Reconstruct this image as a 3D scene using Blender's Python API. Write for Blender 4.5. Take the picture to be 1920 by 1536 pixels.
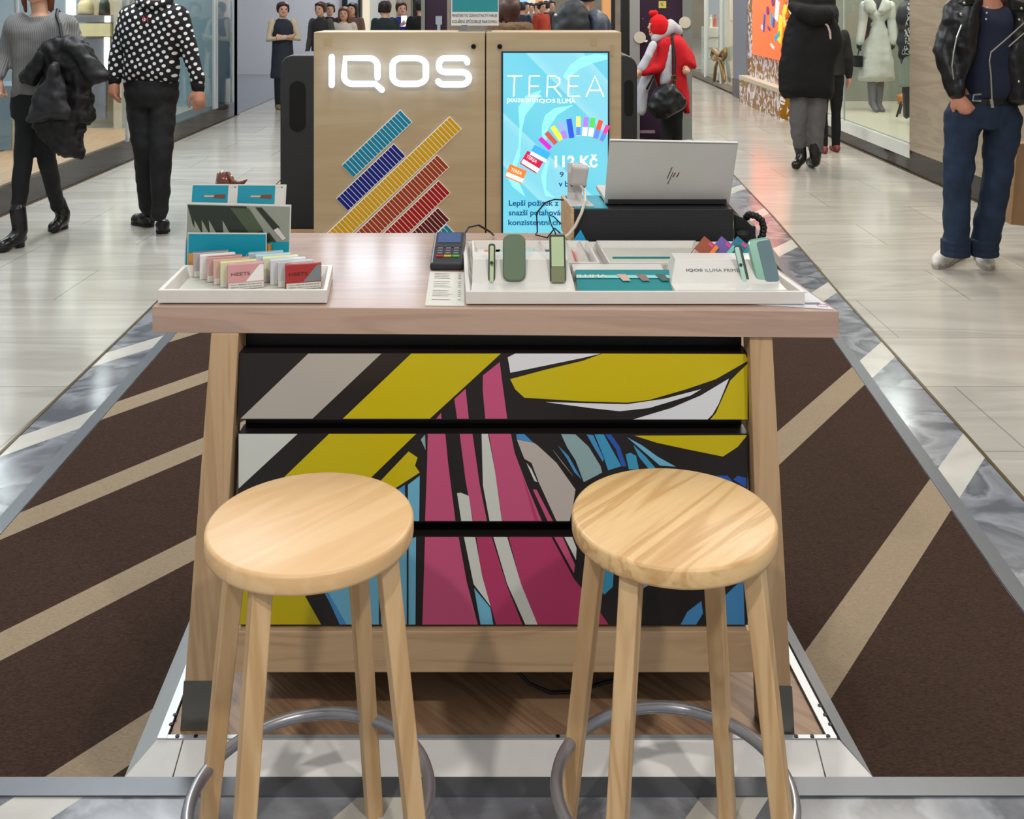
import bpy, bmesh, math, random
from mathutils import Vector, Matrix, geometry
random.seed(7)
for o in list(bpy.data.objects): bpy.data.objects.remove(o)
C = bpy.context.scene.collection
# ---------------------------------------------------------------- camera, world, lights, exposure
F, CX, HY, H = 1920., 960., -5., 1.65
cam = bpy.data.objects.new('camera', bpy.data.cameras.new('camera')); C.objects.link(cam)
cam.location = (0, 0, H); cam.rotation_euler = (math.pi/2, 0, 0)
cam.data.lens = 36.0; cam.data.sensor_width = 36.0; cam.data.sensor_fit = 'HORIZONTAL'
cam.data.shift_y = -(768-HY)/1920.; cam.data.clip_start = .05; cam.data.clip_end = 200
bpy.context.scene.camera = cam
vs = bpy.context.scene.view_settings
vs.view_transform = 'Standard'; vs.look = 'None'; vs.gamma = 1; vs.exposure = 0.0; vs.use_curve_mapping = False
w = bpy.data.worlds.new('world'); bpy.context.scene.world = w; w.use_nodes = True
w.node_tree.nodes['Background'].inputs[0].default_value = (.93, .96, 1.0, 1)
w.node_tree.nodes['Background'].inputs[1].default_value = .5
def area(name, loc, size, power, rot=(0,0,0), col=(1,1,1), sy=None):
    l = bpy.data.lights.new(name, 'AREA'); l.energy = power; l.color = col; l.size = size
    if sy: l.shape = 'RECTANGLE'; l.size_y = sy
    o = bpy.data.objects.new(name, l); C.objects.link(o); o.location = loc; o.rotation_euler = rot
    return o
area('ceiling_lamp', (-1.1, -.7, 3.9), .14, 55, (math.radians(32),0,-.2), (1,.95,.89))
area('ceiling_lamp', (1.4, -.5, 3.9), .14, 55, (math.radians(30),0,.25), (1,.95,.89))
area('ceiling_lamp', (.1, 3.4, 4.6), .9, 24, (0,0,0), (1,.96,.9))
for i, y in enumerate((6.5, 10.5, 15, 21, 28)):
    if y == 15: area('ceiling_lamp', (-2.0, y+.6, 4.6), 1.3, 17, (0,0,0), (.72,.83,1), 3.2)
    else: area('ceiling_lamp', (-2.6, y, 4.6), 1.2, 145, (0,0,0), (.93,.97,1), 2.4)
    area('ceiling_lamp', (2.6, y, 4.6), 1.2, 130, (0,0,0), (1,.93,.84), 2.4)
# tall bright shop fascia above the aisle, seen only as the gleam on the table top
for x, w_, p_ in ((-2.67,.2,1.5), (-2.2,.45,3.4), (-1.6,.42,3.2)): area('fascia_light', (x, 15.0, 3.95), w_, p_, (math.radians(-88),0,0), (.80,.90,1), .95)
# ---------------------------------------------------------------- helpers
def V(*a): return Vector(a)
def gp(x, y, z=0.):
    D = (H-z)*F/(y-HY); return V((x-CX)/F*D, D, z)
def at(x, y, D): return V((x-CX)/F*D, D, H-(y-HY)/F*D)
def lin(c):
    return tuple(((v/255.)/12.92 if v/255. <= .04045 else ((v/255.+.055)/1.055)**2.4) for v in c)
MC = {}
def nt(name):
    m = bpy.data.materials.new(name); m.use_nodes = True
    t = m.node_tree; return m, t.nodes, t.links, t.nodes['Principled BSDF']
def mat(name, c=(128,128,128), r=.5, me=0., em=0., var=.06, sc=30., bump=0., coat=0., tr=0., ior=1.45, alpha=1., sheen=0., spec=.5):
    if name in MC: return MC[name]
    m, N, L, b = nt(name); col = lin(c)+(1,)
    b.inputs['Roughness'].default_value = r; b.inputs['Metallic'].default_value = me
    b.inputs['Coat Weight'].default_value = coat; b.inputs['Transmission Weight'].default_value = tr
    b.inputs['IOR'].default_value = ior; b.inputs['Alpha'].default_value = alpha
    b.inputs['Sheen Weight'].default_value = sheen; b.inputs['Specular IOR Level'].default_value = spec
    tc = N.new('ShaderNodeTexCoord'); n = N.new('ShaderNodeTexNoise'); n.inputs['Scale'].default_value = sc
    n.inputs['Detail'].default_value = 4; L.new(tc.outputs['Object'], n.inputs['Vector'])
    mx = N.new('ShaderNodeMixRGB'); mx.inputs[1].default_value = tuple(v*(1-var) for v in col[:3])+(1,)
    mx.inputs[2].default_value = tuple(min(1, v*(1+var)) for v in col[:3])+(1,)
    L.new(n.outputs['Fac'], mx.inputs[0]); L.new(mx.outputs[0], b.inputs['Base Color'])
    if em: L.new(mx.outputs[0], b.inputs['Emission Color']); b.inputs['Emission Strength'].default_value = em
    if bump:
        bp = N.new('ShaderNodeBump'); bp.inputs['Strength'].default_value = bump; bp.inputs['Distance'].default_value = .01
        L.new(n.outputs['Fac'], bp.inputs['Height']); L.new(bp.outputs[0], b.inputs['Normal'])
    MC[name] = m; return m
def ramp(N, stops):
    r = N.new('ShaderNodeValToRGB'); e = r.color_ramp.elements
    while len(e) < len(stops): e.new(.5)
    for i, (p, c) in enumerate(stops): e[i].position = p; e[i].color = tuple(c)+(1,) if len(c) == 3 else c
    return r
def wood(name, c1, c2, axis='X', sc=1., r=.42, ring=.5, coat=0., rot=0.):
    if name in MC: return MC[name]
    m, N, L, b = nt(name)
    tc = N.new('ShaderNodeTexCoord'); mp = N.new('ShaderNodeMapping'); L.new(tc.outputs['Object'], mp.inputs[0])
    s = [14*sc, 14*sc, 14*sc]; s['XYZ'.index(axis)] = 1.2*sc
    mp.inputs['Scale'].default_value = s
    pre = N.new('ShaderNodeMapping'); pre.inputs['Rotation'].default_value = (0, 0, rot)
    L.new(tc.outputs['Object'], pre.inputs[0]); L.new(pre.outputs[0], mp.inputs[0])
    n1 = N.new('ShaderNodeTexNoise'); n1.inputs['Scale'].default_value = 1.; n1.inputs['Detail'].default_value = 3
    n1.inputs['Distortion'].default_value = 1.2; L.new(mp.outputs[0], n1.inputs['Vector'])
    mul = N.new('ShaderNodeMath'); mul.operation = 'MULTIPLY'; mul.inputs[1].default_value = 46*ring; L.new(n1.outputs['Fac'], mul.inputs[0])
    sn = N.new('ShaderNodeMath'); sn.operation = 'SINE'; L.new(mul.outputs[0], sn.inputs[0])
    r1 = ramp(N, [(0., (0,0,0)), (.55, (.25,)*3), (1., (1,1,1))])
    ad = N.new('ShaderNodeMath'); ad.operation = 'MULTIPLY_ADD'; ad.inputs[1].default_value = .5; ad.inputs[2].default_value = .5
    L.new(sn.outputs[0], ad.inputs[0]); L.new(ad.outputs[0], r1.inputs[0])
    n2 = N.new('ShaderNodeTexNoise'); n2.inputs['Scale'].default_value = 9.; n2.inputs['Detail'].default_value = 5; L.new(mp.outputs[0], n2.inputs['Vector'])
    mm = N.new('ShaderNodeMath'); mm.operation = 'MULTIPLY_ADD'; mm.inputs[1].default_value = .55; L.new(r1.outputs[0], mm.inputs[0])
    m3 = N.new('ShaderNodeMath'); m3.operation = 'MULTIPLY'; m3.inputs[1].default_value = .45; L.new(n2.outputs['Fac'], m3.inputs[0]); L.new(m3.outputs[0], mm.inputs[2])
    mx = N.new('ShaderNodeMixRGB'); mx.inputs[1].default_value = lin(c1)+(1,); mx.inputs[2].default_value = lin(c2)+(1,)
    L.new(mm.outputs[0], mx.inputs[0]); L.new(mx.outputs[0], b.inputs['Base Color'])
    b.inputs['Roughness'].default_value = r; b.inputs['Coat Weight'].default_value = coat; b.inputs['Coat Roughness'].default_value = .15
    MC[name] = m; return m
def marble(name, c, vein, vs_=1., r=.18, tile=None, tilec=None, stripes=None, stretch=(1,3,1), amt=.6, carpet=False):
    """stone (or carpet) in object space; stripes=(colour) adds the diagonal inlay bands of the mall floor"""
    m, N, L, b = nt(name); tc = N.new('ShaderNodeTexCoord'); mp = N.new('ShaderNodeMapping')
    mp.inputs['Scale'].default_value = stretch; L.new(tc.outputs['Object'], mp.inputs[0])
    n = N.new('ShaderNodeTexNoise'); n.inputs['Scale'].default_value = 1.3*vs_; n.inputs['Detail'].default_value = 7; n.inputs['Distortion'].default_value = .6
    L.new(mp.outputs[0], n.inputs['Vector'])
    if carpet:
        n.inputs['Scale'].default_value = 120; n.inputs['Distortion'].default_value = 0
        rr = ramp(N, [(.3, lin(vein)), (.7, lin(c))])
    else:
        rr = ramp(N, [(.36, lin(c)), (.47, tuple(a*amt+b_*(1-amt) for a, b_ in zip(lin(vein), lin(c)))), (.52, lin(c)), (.62, tuple(a*.35+b_*.65 for a, b_ in zip(lin(vein), lin(c)))), (.75, lin(c))])
    L.new(n.outputs['Fac'], rr.inputs[0]); out = rr.outputs[0]
    if tile:
        br = N.new('ShaderNodeTexBrick'); br.inputs['Scale'].default_value = 1; br.inputs['Brick Width'].default_value = tile[0]
        br.inputs['Row Height'].default_value = tile[1]; br.inputs['Mortar Size'].default_value = .0035
        br.inputs['Color1'].default_value = (.86,.86,.86,1); br.inputs['Color2'].default_value = (1,1,1,1)
        br.inputs['Mortar'].default_value = (.55,.55,.55,1); L.new(tc.outputs['Object'], br.inputs['Vector'])
        mu = N.new('ShaderNodeMixRGB'); mu.blend_type = 'MULTIPLY'; mu.inputs[0].default_value = 1
        L.new(out, mu.inputs[1]); L.new(br.outputs['Color'], mu.inputs[2]); out = mu.outputs[0]
    if stripes:
        sp = N.new('ShaderNodeSeparateXYZ'); L.new(tc.outputs['Object'], sp.inputs[0])
        a = N.new('ShaderNodeMath'); a.operation = 'MULTIPLY_ADD'; a.inputs[1].default_value = -1.337; L.new(sp.outputs[0], a.inputs[0]); L.new(sp.outputs[1], a.inputs[2])
        a2 = N.new('ShaderNodeMath'); a2.operation = 'SUBTRACT'; a2.inputs[1].default_value = 1.402-.945*20; L.new(a.outputs[0], a2.inputs[0])
        a3 = N.new('ShaderNodeMath'); a3.operation = 'MODULO'; a3.inputs[1].default_value = .945; L.new(a2.outputs[0], a3.inputs[0])
        a4 = N.new('ShaderNodeMath'); a4.operation = 'LESS_THAN'; a4.inputs[1].default_value = .188; L.new(a3.outputs[0], a4.inputs[0])
        s2 = ramp(N, [(.3, tuple(v*.8 for v in lin(stripes))), (.6, lin(stripes))]); L.new(n.outputs['Fac'], s2.inputs[0])
        mx = N.new('ShaderNodeMixRGB'); L.new(a4.outputs[0], mx.inputs[0]); L.new(out, mx.inputs[1]); L.new(s2.outputs[0], mx.inputs[2]); out = mx.outputs[0]
    L.new(out, b.inputs['Base Color']); b.inputs['Roughness'].default_value = r
    if carpet:
        b.inputs['Specular IOR Level'].default_value = .1
        bp = N.new('ShaderNodeBump'); bp.inputs['Strength'].default_value = .6; bp.inputs['Distance'].default_value = .01
        L.new(n.outputs['Fac'], bp.inputs['Height']); L.new(bp.outputs[0], b.inputs['Normal'])
    MC[name] = m; return m
TXT = {}
def textgeo(s):
    if s in TXT: return TXT[s]
    cu = bpy.data.curves.new('t', 'FONT'); cu.body = s.lstrip('*'); cu.resolution_u = 3; cu.offset = .022 if s[0] == '*' else 0
    ob = bpy.data.objects.new('t', cu); me = ob.to_mesh()
    vs2 = [v.co.copy() for v in me.vertices]; fs = [tuple(p.vertices) for p in me.polygons]
    ob.to_mesh_clear(); bpy.data.objects.remove(ob); bpy.data.curves.remove(cu)
    x0 = min(v.x for v in vs2); x1 = max(v.x for v in vs2); y0 = min(v.y for v in vs2); y1 = max(v.y for v in vs2)
    TXT[s] = ([((v.x-x0)/(x1-x0), (v.y-y0)/max(1e-6, y1-y0)) for v in vs2], fs); return TXT[s]
class MB:
    def __init__(s): s.v = []; s.f = []; s.m = []
    def add(s, vs_, fs, mi=0):
        n = len(s.v); s.v += [Vector(v) for v in vs_]
        for f in fs: s.f.append(tuple(i+n for i in f)); s.m.append(mi)
        return s
    def box(s, c, d, mi=0, rz=0., M=None):
        c = Vector(c); R = M if M else Matrix.Rotation(rz, 3, 'Z'); x, y, z = d[0]/2, d[1]/2, d[2]/2
        vs_ = [c+R@V(a*x, b*y, e*z) for a in (-1,1) for b in (-1,1) for e in (-1,1)]
        return s.add(vs_, [(0,1,3,2),(4,6,7,5),(0,4,5,1),(2,3,7,6),(0,2,6,4),(1,5,7,3)], mi)
    def b2(s, p, q, mi=0):
        p = Vector(p); q = Vector(q); return s.box((p+q)/2, [abs(a) for a in (q-p)], mi)
    def poly(s, pts, mi=0): return s.add(pts, [tuple(range(len(pts)))], mi)
    def prism(s, pts, off, mi=0, side=None):
        n = len(pts); off = Vector(off); a = [Vector(p) for p in pts]
        s.add(a+[p+off for p in a], [tuple(range(n)), tuple(range(2*n-1, n-1, -1))], mi)
        k = len(s.v)-2*n
        for i in range(n):
            j = (i+1) % n; s.f.append((k+i, k+j, k+n+j, k+n+i)); s.m.append(mi if side is None else side)
        return s
    def tube(s, pts, r, n=10, mi=0, cap=True, sq=1.):
        pts = [Vector(p) for p in pts]; k = len(pts)
        rs = r if isinstance(r, (list, tuple)) else [r]*k
        T = []
        for i in range(k):
            t = (pts[min(i+1, k-1)]-pts[max(i-1, 0)]); T.append(t.normalized() if t.length > 1e-9 else V(0,0,1))
        u = T[0].orthogonal().normalized(); rings = []
        P = list(zip(pts, rs, T))
        if cap:
            P = [(pts[0]-T[0]*rs[0]*a, rs[0]*b, T[0]) for a, b in ((1.,.05),(.7,.7))]+P+[(pts[-1]+T[-1]*rs[-1]*a, rs[-1]*b, T[-1]) for a, b in ((.7,.7),(1.,.05))]
        base = len(s.v)
        for p, rr, t in P:
            u = (u-t*u.dot(t)); u = u.normalized() if u.length > 1e-6 else t.orthogonal().normalized(); w_ = t.cross(u)
            for i in range(n):
                a = 2*math.pi*i/n; s.v.append(p+u*math.cos(a)*rr+w_*math.sin(a)*rr*sq)
        for i in range(len(P)-1):
            for j in range(n):
                a, b = base+i*n+j, base+i*n+(j+1) % n
                s.f.append((a, b, b+n, a+n)); s.m.append(mi)
        s.f.append(tuple(base+j for j in range(n-1, -1, -1))); s.m.append(mi)
        e = base+(len(P)-1)*n; s.f.append(tuple(e+j for j in range(n))); s.m.append(mi)
        return s
    def loft(s, rings, n=20, mi=0, yaw=0., pw=1.):
        """rings: (centre, rx, ry) stacked; ellipses in the XY plane turned by yaw"""
        base = len(s.v); R = Matrix.Rotation(yaw, 3, 'Z')
        for c, rx, ry in rings:
            for i in range(n):
                a = 2*math.pi*i/n; ca, sa = math.cos(a), math.sin(a)
                ca = math.copysign(abs(ca)**pw, ca); sa = math.copysign(abs(sa)**pw, sa)
                s.v.append(Vector(c)+R@V(ca*rx, sa*ry, 0))
        for i in range(len(rings)-1):
            for j in range(n):
                a, b = base+i*n+j, base+i*n+(j+1) % n
                s.f.append((a, b, b+n, a+n)); s.m.append(mi)
        s.f.append(tuple(base+j for j in range(n-1, -1, -1))); s.m.append(mi)
        e = base+(len(rings)-1)*n; s.f.append(tuple(e+j for j in range(n))); s.m.append(mi)
        return s
    def ball(s, c, r, mi=0, n=14, m=9, yaw=0.):
        r = r if isinstance(r, (list, tuple)) else (r, r, r); c = Vector(c)
        R = [(c+V(0,0,-math.cos(math.pi*(i+.02)/(m+.04)))*r[2], r[0]*math.sin(math.pi*(i+.02)/(m+.04)), r[1]*math.sin(math.pi*(i+.02)/(m+.04))) for i in range(m+1)]
        return s.loft(R, n, mi, yaw)
    def cyl(s, a, b, r, n=20, mi=0, r2=None): return s.tube([a, b], [r, r if r2 is None else r2], n, mi, cap=False)
    def puff(s, out, T, w_, mi=0, step=.03, U=V(1,0,0), W=V(0,0,1), N=V(0,1,0), org=None, back=1., lean=0.):
        """closed pillow-like solid with the outline `out` (world points on a plane), thickness T each side"""
        o = org or out[0]; p2 = [Vector(((q-o).dot(U), (q-o).dot(W))) for q in out]
        n = len(p2); dense = []
        for i in range(n):
            a, b = p2[i], p2[(i+1) % n]; k = max(1, int((b-a).length/step))
            for j in range(k): dense.append(a.lerp(b, j/k))
        nb = len(dense); x0 = min(p.x for p in dense); x1 = max(p.x for p in dense); y0 = min(p.y for p in dense); y1 = max(p.y for p in dense)
        def dist(q):
            d = 9
            for i in range(n):
                a, b = p2[i], p2[(i+1) % n]; ab = b-a; t = max(0, min(1, (q-a).dot(ab)/max(1e-9, ab.length_squared)))
                d = min(d, (q-a-ab*t).length)
            return d
        pts = list(dense); x = x0; row = 0
        y = y0
        while y < y1:
            x = x0+(step/2 if row % 2 else 0)
            while x < x1:
                q = Vector((x, y)); ins = False
                for i in range(n):
                    a, b = p2[i], p2[(i+1) % n]
                    if (a.y > y) != (b.y > y) and x < (b.x-a.x)*(y-a.y)/(b.y-a.y)+a.x: ins = not ins
                if ins and dist(q) > step*.45: pts.append(q)
                x += step
            y += step*.87; row += 1
        r = geometry.delaunay_2d_cdt(pts, [(i, (i+1) % nb) for i in range(nb)], [], 1, 1e-6)
        vs_, fs = r[0], r[2]; k = len(vs_); base = len(s.v); D = [dist(q) for q in vs_]
        def h(d): t = min(1, d/w_); return T*math.sqrt(max(0, 1-(1-t)**2))
        edge = [d < 1e-4 for d in D]
        for q, d in zip(vs_, D): s.v.append(o+U*q.x+W*q.y-N*(h(d)+.0004))
        for q, d in zip(vs_, D): s.v.append(o+U*q.x+W*q.y+N*(h(d)*back+.0004))
        for f in fs:
            s.f.append(tuple(base+i for i in f)); s.m.append(mi); s.f.append(tuple(base+k+i for i in reversed(f))); s.m.append(mi)
        cnt = {}
        for f in fs:
            for i in range(len(f)):
                e = (f[i], f[(i+1) % len(f)]); cnt[tuple(sorted(e))] = cnt.get(tuple(sorted(e)), [])+[e]
        for e in cnt.values():
            if len(e) == 1: a, b = e[0]; s.f.append((base+b, base+a, base+k+a, base+k+b)); s.m.append(mi)
        return s
    def text(s, t, o, w_, h, mi=0, U=V(1,0,0), W=V(0,0,1), N=V(0,0,0)):
        vs_, fs = textgeo(t); o = Vector(o)
        return s.add([o+U*(u*w_)+W*(v*h)+N for u, v in vs_], fs, mi)
    def build(s, name, mats, par=None, bevel=0., smooth=False, remesh=0., sm=6, disp=0., dsc=.12, seg=2, org=None, tri=False):
        if not isinstance(mats, (list, tuple)): mats = [mats]
        o0 = ORG[par.name] if par else (Vector(org) if org is not None else V(0,0,0))
        me = bpy.data.meshes.new(name); me.from_pydata([v-o0 for v in s.v], [], s.f)
        for m in mats: me.materials.append(m)
        for p, i in zip(me.polygons, s.m): p.material_index = i
        bm = bmesh.new(); bm.from_mesh(me); bmesh.ops.recalc_face_normals(bm, faces=bm.faces); bm.to_mesh(me); bm.free()
        if smooth or remesh:
            for p in me.polygons: p.use_smooth = True
        o = bpy.data.objects.new(name, me); C.objects.link(o)
        if par: o.parent = par
        else: o.location = o0
        ORG[o.name] = o0
        if bevel:
            b = o.modifiers.new('b', 'BEVEL'); b.width = bevel; b.segments = seg; b.limit_method = 'ANGLE'; b.angle_limit = .6
            if smooth: pass
        if remesh:
            r = o.modifiers.new('r', 'REMESH'); r.mode = 'VOXEL'; r.voxel_size = remesh; r.use_smooth_shade = True
            if sm:
                k = o.modifiers.new('s', 'SMOOTH'); k.factor = .5; k.iterations = sm
        if disp:
            tx = bpy.data.textures.get('folds%g' % dsc) or bpy.data.textures.new('folds%g' % dsc, 'CLOUDS'); tx.noise_scale = dsc; tx.noise_depth = 1
            d = o.modifiers.new('d', 'DISPLACE'); d.texture = tx; d.strength = disp; d.mid_level = .5
        return o
ORG = {}
def thing(name, label, cat, loc=(0,0,0), group=None):
    o = bpy.data.objects.new(name, None); C.objects.link(o); o.location = loc; o.empty_display_size = .05
    ORG[o.name] = Vector(loc); o['label'] = label; o['category'] = cat
    if group: o['group'] = group
    return o
def tag(o, label, cat, group=None, kind=None):
    o['label'] = label; o['category'] = cat
    if group: o['group'] = group
    if kind: o['kind'] = kind
    return o
def struct(o, label=None):
    o['kind'] = 'structure'
    if label: o['label'] = label; o['category'] = o.name.split('_')[0].split('.')[0]
    return o
def dup(root, off, label, rz=None):
    r = root.copy(); C.objects.link(r); r.location = Vector(root.location)+Vector(off); r['label'] = label
    if rz is not None: r.rotation_euler = (0, 0, rz)
    for ch in list(root.children):
        c = ch.copy(); C.objects.link(c); c.parent = r
        for g in ch.children:
            d = g.copy(); C.objects.link(d); d.parent = c
    return r
# ---------------------------------------------------------------- setting: floor and carpet island
m_floor = marble('marble_floor', (190,186,176), (138,132,122), .7, .17, tile=(1.25,.62), stretch=(.45,2.6,1), amt=.32)
m_band = marble('marble_band', (98,101,107), (170,174,180), 1.5, .14, stripes=(205,202,193), stretch=(1.4,1.8,1), amt=.6)
m_carpet = marble('carpet', (78,60,50), (52,38,31), 1, .95, stripes=(165,147,122), carpet=True)
m_gtrim = mat('grey_trim', (98,102,106), .35, .3)
m_gold = mat('brass_trim', (92,78,48), .35, .6)
m_dark = mat('dark_marble', (46,44,42), .06, var=.4, sc=6)
fl = MB().poly([V(-9,-2,0), V(9,-2,0), V(9,45,0), V(-9,45,0)])
struct(fl.build('floor', m_floor))
def sheet(pts, z0, z1, mt, name):
    b = MB(); b.prism([V(p.x, p.y, z0) for p in pts], (0,0,z1-z0)); return struct(b.build(name, mt))
Ls = [V(-1.76,1.2,0), V(-1.80,2.158,0), V(-1.848,3.70,0), V(-1.914,5.45,0), V(-2.1,9.6,0), V(-2.15,12.2,0)]
Rs = [V(1.60,1.2,0), V(1.62,2.158,0), V(1.678,3.356,0), V(1.762,4.68,0), V(1.819,5.69,0), V(1.963,7.71,0), V(2.056,9.51,0), V(2.1,12.2,0)]
sheet(Ls[::-1]+[V(-1.6,-.5,0), V(1.5,-.5,0)]+Rs, .0005, .002, m_band, 'floor_border')
Li = [V(-1.53,2.158,0), V(-1.564,3.127,0), V(-1.642,5.02,0), V(-1.83,9.6,0), V(-1.88,12.1,0)]
Ri = [V(1.335,2.158,0), V(1.374,2.867,0), V(1.4265,3.489,0), V(1.547,4.966,0), V(1.70,7.5,0), V(1.86,12.1,0)]
sheet(Li[::-1]+Ri, .002, .004, m_carpet, 'floor_carpet')
tb = MB()
def strip(b, pts, w_, z0=.002, z1=.006):
    for p, q in zip(pts, pts[1:]):
        t = (q-p).normalized(); n = V(-t.y, t.x, 0)*w_/2
        b.prism([p-n+V(0,0,z0), q-n+V(0,0,z0), q+n+V(0,0,z0), p+n+V(0,0,z0)], (0,0,z1-z0))
strip(tb, [p-V(.028,0,0) for p in Li], .05); strip(tb, [p+V(.028,0,0) for p in Ri], .05); strip(tb, [V(-1.76,2.134,0), V(1.66,2.134,0)], .05)
struct(tb.build('trim_1', m_gtrim))
tb = MB(); strip(tb, Ls, .012); strip(tb, Rs, .012); struct(tb.build('trim_2', m_gold))
# ---------------------------------------------------------------- walls of the aisle
m_stone = marble('travertine', (163,150,130), (112,98,80), 1.1, .35, stretch=(.5,.5,5), amt=.35)
m_white = mat('white_wall', (205,208,214), .6); m_grey = mat('grey_pillar', (128,134,146), .5)
m_glass = mat('shop_glass', (235,245,245), .02, tr=1., ior=1.12, var=0)
m_cream = mat('cream_floor', (215,205,182), .4); m_sage = mat('sage_wall', (148,148,134), .6)
m_lamp = mat('lit_strip', (255,250,232), .4, em=2.6, var=0); m_warm = mat('lit_warm', (255,236,196), .5, em=1.1, var=.02)
m_alu = mat('aluminium', (186,190,192), .35, .35); m_black = mat('matt_black', (16,16,18), .55, var=.1)
m_wgl = mat('white_panel', (222,226,220), .25)
RX, LX = 3.75, -3.85
b = MB(); b.b2((RX,4,.21), (RX+.35,9.66,4.2)); b.build('wall_right', m_stone); struct(bpy.data.objects['wall_right'])
b = MB(); b.b2((RX+.012,4,0), (RX+.4,21.8,.126)); b.b2((RX,4,0), (RX+.4,9.66,.21)); struct(b.build('baseboard_right', m_dark))
struct(MB().b2((RX+.012,4,0),(RX+.02,4.01,.01)).build('trim_3', m_gold))
bpy.data.objects['trim_3'].scale = (1,1,1)
b = MB(); strip(b, [V(RX-.01,3.5,0), V(RX-.01,22,0)], .016, 0, .008); strip(b, [V(LX+.01,3.5,0), V(LX+.01,14.4,0)], .016, 0, .008); struct(b.build('trim_4', m_gold))
# right shop window
b = MB(); b.b2((RX+.01,9.66,.126), (RX+1.7,13.7,.25)); struct(b.build('window_sill', m_wgl))
b = MB(); b.b2((RX+.06,9.66,.251), (RX+1.7,13.7,.26)); struct(b.build('floor_window', m_cream))
b = MB(); b.b2((RX+1.7,9.3,0), (RX+1.8,13.8,3.6)); b.b2((RX+.4,13.7,.13),(RX+1.7,13.8,3.6)); b.b2((RX+.4,9.3,0),(RX+1.8,9.4,3.6)); struct(b.build('wall_shop', m_sage))
wn = MB().b2((RX+.02,9.66,.13), (RX+.03,13.7,3.2)).build('window_1', m_glass); struct(wn)
MB().b2((RX+.015,11.62,.13), (RX+.035,11.64,3.2)).build('glass_joint', mat('joint', (170,180,175), .3), wn)
area('shop_window_lamp', (RX+.9, 11.4, 3.3), .8, 75, (0,0,0), (1,.97,.9), 2.5)
# lightbox shop front, grey pillar, beauty shop
def goldpat():
    m, N, L, b = nt('gold_speckle'); tc = N.new('ShaderNodeTexCoord'); v = N.new('ShaderNodeTexNoise'); v.inputs['Scale'].default_value = 5.5; v.inputs['Detail'].default_value = 1; v.inputs['Distortion'].default_value = 2.5
    L.new(tc.outputs['Object'], v.inputs['Vector']); r = ramp(N, [(.50, lin((160,108,10))), (.525, lin((240,240,250)))]); r.color_ramp.interpolation = 'CONSTANT'
    L.new(v.outputs['Fac'], r.inputs[0]); L.new(r.outputs[0], b.inputs['Base Color']); b.inputs['Roughness'].default_value = .35; return m
m_gold_p = goldpat()
struct(MB().b2((RX-.02,13.75,.42), (RX+.3,16.2,4)).build('wall_lightbox', m_gold_p)); struct(MB().b2((RX-.15,13.75,.0), (RX+.3,16.2,.36)).build('trim_7', m_gold_p))
struct(MB().b2((RX-.16,13.75,.36), (RX+.3,16.2,.42)).build('trim_5', m_cream))
def gradmat(name, stops, axis, lo, hi, em):
    m, N, L, b = nt(name); tc = N.new('ShaderNodeTexCoord'); sp = N.new('ShaderNodeSeparateXYZ'); L.new(tc.outputs['Object'], sp.inputs[0])
    mr = N.new('ShaderNodeMapRange'); mr.inputs[1].default_value = lo; mr.inputs[2].default_value = hi; L.new(sp.outputs[axis], mr.inputs[0])
    r = ramp(N, [(p, lin(c)) for p, c in stops]); L.new(mr.outputs[0], r.inputs[0])
    L.new(r.outputs[0], b.inputs['Emission Color']); b.inputs['Emission Strength'].default_value = em; b.inputs['Base Color'].default_value = (.02,.02,.02,1); b.inputs['Roughness'].default_value = .25; return m
m_orange = gradmat('orange_screen', [(0, (255,84,10)), (.6, (255,104,44)), (1, (250,150,120))], 2, -.1, 1.6, 1.6)
lb = thing('poster_lightbox', 'glowing orange lightbox poster of cosmetics on the gold and white speckled shop front', 'poster', (RX-.03,15,.78))
MB().b2((RX-.055,13.95,.78), (RX-.021,15.75,3.1)).build('poster_face', m_orange, lb)
b = MB(); k = 0
cols = [(240,220,60),(120,60,110),(230,235,240),(60,90,170),(250,200,90),(70,160,190),(180,60,60)]
for (px_, py_, w_, h_, ci) in [(1450,2,.18,.16,1),(1457,20,.14,.34,2),(1440,20,.16,.14,1),(1472,18,.16,.14,0),(1433,43,.07,.34,3),(1447,35,.07,.24,5),(1451,42,.07,.18,3),(1463,55,.14,.46,0),(1458,68,.3,.1,5),(1470,34,.08,.3,4),(1430,52,.13,.06,2),(1442,53,.12,.06,1),(1478,50,.1,.2,2),(1448,87,.16,.03,2)]:
    D = (RX-.06)*F/(px_-CX); z = H-(py_-HY)/F*D
    if h_ < .12 or w_ < .15: b.box((RX-.062, D, z), (.012, w_*1.1, h_*.8), ci, M=Matrix.Rotation(.3*((k*7+int(px_))%3-1), 3, 'X'))
    else: b.cyl(V(RX-.07, D, z), V(RX-.056, D, z), w_/2.4, 20, ci)
b.build('printed_products', [mat('prod%d' % i, c, .4, em=.5) for i, c in enumerate(cols)], lb)
b = MB(); b.b2((RX-.04,16.0,.88), (RX-.021,15.2,1.02)); b.b2((RX-.04,16.0,.68), (RX-.021,15.2,.82)); 
struct(MB().b2((RX-.05,16.2,.3), (RX+.3,17.15,4)).build('wall_pillar', m_grey)); struct(MB().b2((RX-.06,16.2,0), (RX+.3,17.15,.3)).build('baseboard_pillar', mat('dark_slate', (52,54,64), .3)))
struct(MB().b2((RX+.02,17.15,.13), (RX+.03,21.8,3.2)).build('window_2', m_glass))
struct(MB().b2((RX+1.6,17.1,0), (RX+1.7,24,3.4)).build('wall_beauty', mat('glow_shop_wall', (238,230,212), .6, em=.35)))  # wall given its own glow to stand in for the shop's interior light
b = MB()
for y in (17.2, 18.4, 19.9, 21.75): b.b2((RX-.01,y-.05,.1), (RX+.07,y+.05,3.3))
struct(b.build('window_frame', m_wgl))
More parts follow.
